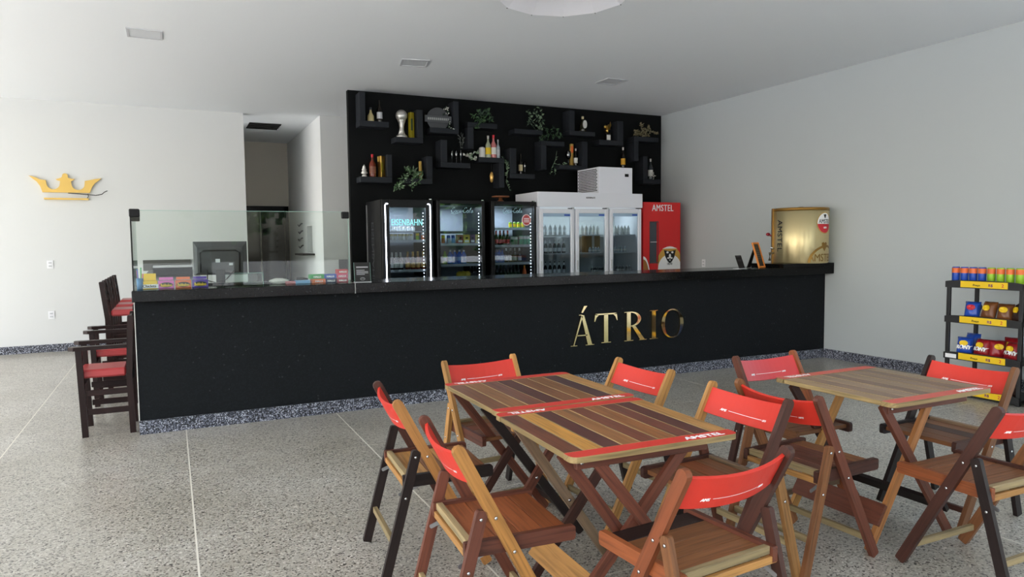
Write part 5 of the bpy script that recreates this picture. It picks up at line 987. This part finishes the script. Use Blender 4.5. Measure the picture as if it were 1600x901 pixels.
def stool(c, label):
    t = thing('bar_stool', label, 'bar stool', (c[0], c[1], 0), 0, 'dark bar stools along the side of the bar')
    hx, hy = .14, .18; LW = .045
    for sy in (-1, 1):
        b = new(); board(b, (hx, sy*hy, 0), (hx, sy*hy, .745), LW, LW, (0, 1, 0)); mk('front_leg', b, STOOLW, t)
        b = new(); board(b, (-hx, sy*hy, 0), (-hx, sy*hy, .72), LW, LW, (0, 1, 0)); board(b, (-hx, sy*hy, .72), (-hx-.04, sy*hy, 1.095), LW, LW, (0, 1, 0), 0, .008); bmesh.ops.remove_doubles(b, verts=b.verts, dist=.001); mk('rear_leg', b, STOOLW, t)
        for z in (.24, .5): b = new(); box2(b, (-hx+.02, sy*hy-.01, z-.02), (hx-.02, sy*hy+.01, z+.02)); mk('side_rail', b, STOOLW, t)
    b = new(); box2(b, (hx-.01, -hy+.02, .22), (hx+.01, hy-.02, .26)); mk('foot_rail', b, STOOLW, t)
    b = new(); box2(b, (-hx+.03, -hy-.01, .745), (hx+.01, hy+.01, .81), 0, .016); mk('seat_cushion', b, LEATHER, t)
    for z in (.88, .96, 1.04): b = new(); x = -hx-.04*(z-.72)/.375; box2(b, (x-.01, -hy+.02, z-.022), (x+.01, hy-.02, z+.022), 0, .003); mk('back_rail', b, STOOLW, t)
for Y, px, lb in ((8.25, 167, 'dark bar stool with red seat, nearest of three stools behind the armchairs'), (8.95, 178, 'dark bar stool with red seat, middle of three stools behind the armchairs'), (9.65, 187.5, 'dark bar stool with red seat, farthest of three stools behind the armchairs')):
    p = at(px, 455, Y=Y); stool((min(p.x+.16, -.445), Y), lb)

# ---------------------------------------------------------------- snack rack by the right wall
RX0, RX1, RY0, RY1 = 6.45, 6.87, 3.47, 4.09
t = thing('snack_rack', 'black four-shelf snack rack with yellow price strips by the right wall', 'rack', ((RX0+RX1)/2, (RY0+RY1)/2, 0)); RO = V(t.location); BR = mat('rack_black', (22, 22, 24), .45)
for x in (RX0, RX1):
    for y in (RY0, RY1): b = new(); box2(b, V((x-.014, y-.016, 0))-RO, V((x+.014, y+.016, 1.035))-RO, 0, .003); mk('post', b, BR, t)
RZS = [.03, .345, .68, 1.0]
for k, z in enumerate(RZS):
    b = new(); box2(b, V((RX0+.016, RY0-.016, z))-RO, V((RX1-.016, RY1+.016, z+.02))-RO, 0, .003); sh = mk('shelf_tray', b, BR, t)
    b = new(); f = []
    m = 14
    for i in range(m+1):
        y = RY0-.02+(RY1-RY0+.04)*i/m; f.append((RX0-.016, y, z+.045+.016*max(0, math.sin(PI*i/m))**.5))
    pts = [V((RX0-.016, RY0-.02, z-.012))]+[V(p) for p in f]+[V((RX0-.016, RY1+.02, z-.012))]
    fs = prism(b, [p-RO for p in pts], (-.012, 0, 0), 0, (0, 1, 0)); bmesh.ops.triangulate(b, faces=fs[:2]); mk('shelf_front', b, BR, sh)
    b = new(); box2(b, V((RX0-.0305, RY0+.10, z-.004))-RO, V((RX0-.0282, RY1-.12, z+.052))-RO); mk('price_strip', b, YEL, sh)
    for yy, tx, m_, sz in ((.34, 'Preço', BLACKM, .026), (.22, 'R$', mat('purple_print', (110, 40, 110), .5), .034), (.12, '2', REDC, .04)):
        text('lettering', tx, sz, V((RX0-.0310, RY0+.02+yy, z+.010))-RO, (0, -1, 0), (0, 0, 1), m_, sh, .0004, .001)
b = new(); box2(b, V((RX0-.0305, RY1-.10, RZS[1]-.002))-RO, V((RX0-.0285, RY1-.0, RZS[1]+.035))-RO); mk('white_tag', b, WHITEP, t)
for k in range(8):
    y = RY1-.02-.078*k; blue = k < 4
    drink('energy_can', 'can', (BLUE, GREYM, ORA) if blue else (LIME, GREYM, ORA), (RX0+.06, y, RZS[3]+.021), ('blue' if blue else 'lime green')+' and orange drink can on top of the rack, '+ORD[k if blue else k-4]+' '+('blue' if blue else 'green')+' from left', 'can', 'drink cans on top of the snack rack', .155/.156, 1.0, k)
def bag(loc, rz, m, word, label, w_=.16, h=.19, tilt=.25, group='snack bags on the rack', dot=YEL):
    t = thing('snack_bag', label, 'snack bag', loc, rz, group); b = new(); n, m_ = 10, 8; g = {}
    for sd in (-1, 1):
        for i in range(n+1):
            for j in range(m_+1):
                u, v = i/n*2-1, j/m_*2-1; th = .042*max(0, (1-u**4))**.7*max(0, (1-v**4))**.7+.0015
                g[sd, i, j] = b.verts.new((u*w_/2*(1-.06*(1-v*v)), sd*th+.004*math.sin(7*u+3*v), (v+1)*h/2))
    for sd in (-1, 1):
        for i in range(n):
            for j in range(m_): f = b.faces.new((g[sd, i, j], g[sd, i+1, j], g[sd, i+1, j+1], g[sd, i, j+1])); f.smooth = True
    for i in range(n):
        for j in (0, m_): b.faces.new((g[-1, i, j], g[-1, i+1, j], g[1, i+1, j], g[1, i, j]))
    for j in range(m_):
        for i in (0, n): b.faces.new((g[-1, i, j], g[-1, i, j+1], g[1, i, j+1], g[1, i, j]))
    Mt = Matrix.Rotation(-tilt, 4, 'X'); bmesh.ops.transform(b, matrix=Mt, verts=b.verts); mk('bag_body', b, m, t)
    def W(x, y, z): 
        u = x/(w_/2); v = y/(h/2)-1; th = .042*max(0, (1-u**4))**.7*max(0, (1-v**4))**.7+.004; return Mt @ V((x, -th+.004*math.sin(7*u+3*v)-z-.003, y))
    if word: text('lettering', word, .05, (0, 0, 0), (1, 0, 0), (0, 0, 1), WHITEP, t, .0006, .003, shear=.15, sx=.85, warp=lambda x, y, z: W(x, y+.05, z))
    bb = new(); cc = bb.verts.new(W(0, h*.62, 0)); vs = [bb.verts.new(W(.036*math.cos(2*PI*i/12), h*.62+.026*math.sin(2*PI*i/12), 0)) for i in range(12)]
    [bb.faces.new((cc, vs[i], vs[(i+1) % 12])) for i in range(12)]; mk('picture_print', bb, dot, t); return t
FZ = -PI/2
for k, (y, m, wd, lb, dx) in enumerate(((3.98, BLUE, 'RONY', 'blue snack bag at the left of the third shelf, nearest the front', .07), (3.83, REDF, 'RONY', 'red snack bag second from left on the third shelf', .07), (3.70, REDF, None, 'red snack bag in the middle of the third shelf, turned sideways', .1), (3.57, REDF, 'MONY', 'red snack bag at the right of the third shelf', .06))):
    bag((RX0+dx, y, RZS[1]+.024), FZ+(.25, -.1, .7, -.2)[k], m, wd, lb, .135, .165)
for k, (y, m, lb) in enumerate(((4.0, BLUE, 'blue snack bag standing behind the front blue one'), (3.66, REDF, 'dark red snack bag behind the front red ones'))): bag((RX0+.2, y, RZS[1]+.024), FZ+.1*k, m, None, lb, .13, .19)
for k, (y, m, dt, lb) in enumerate(((3.93, BLUE, REDC, 'blue snack bag with red and yellow print on the second shelf'), (3.79, BROWNF, YEL, 'brown snack bag in the middle of the second shelf'), (3.65, BROWNF, YEL, 'brown snack bag right of the middle on the second shelf'), (3.54, mat('dark_foil', (60, 40, 34), .35), YEL, 'dark brown snack bag at the right end of the second shelf'))):
    bag((RX0+.08, y, RZS[2]+.024), FZ+(.2, -.15, .1, -.5)[k], m, None, lb, .13, .16+.01*(k % 2), dot=dt)
bag((RX0+.2, 4.0, RZS[2]+.024), FZ-.5, MC['dark_foil'], None, 'dark snack bag behind the blue one on the second shelf', .15, .14)
for k, (y, m, lb) in enumerate(((3.97, BLUE, 'blue snack bag at the left of the lowest shelf'), (3.80, REDF, 'red snack bag at the middle of the lowest shelf'), (3.62, MC['dark_foil'], 'dark snack bag at the right of the lowest shelf'))): bag((RX0+.09, y, RZS[0]+.024), FZ+.2*(k-1), m, None, lb, .18, .19)
# second rack and promotional display cut by the right frame edge
t = thing('snack_rack', 'black rack with a yellow strip cut off by the right frame edge', 'rack', (6.66, 3.09, 0)); 
for x in (-.2, .2):
    for y in (-.29, .29): b = new(); box2(b, (x-.014, y-.016, 0), (x+.014, y+.016, 1.0)); mk('post', b, BR, t)
for z in (RZS[0], RZS[3]):
    b = new(); box2(b, (-.186, -.3, z-.01), (.186, .3, z+.02)); sh = mk('shelf_tray', b, BR, t); b = new(); box2(b, (-.226, -.306, z-.02), (-.215, .306, z+.05)); mk('shelf_front', b, BR, sh); b = new(); box2(b, (-.229, -.25, z-.005), (-.227, .27, z+.045)); mk('price_strip', b, YEL, sh)
t = thing('promo_display', 'yellow, red and white cardboard display cut off by the right frame edge', 'display', (6.612, 3.225, .052))
b = new(); box2(b, (-.137, -.135, 0), (.137, .135, .72), 0, .004); mk('carton', b, mat('display_white', (226, 214, 204), .5), t)
b = new(); box2(b, (-.139, -.133, .42), (-.1375, .133, .70)); mk('yellow_panel', b, YEL, t); b = new(); box2(b, (-.1398, -.133, .64), (-.1392, .133, .718)); mk('red_panel', b, RED, t); b = new(); [ball(b, (-.138, -.12+.055*k, .15+.06*(k % 3)), .04, 0, 1, (.05, 1, 1)) for k in range(5)]; mk('food_print', b, REDC, t, kind='stuff')
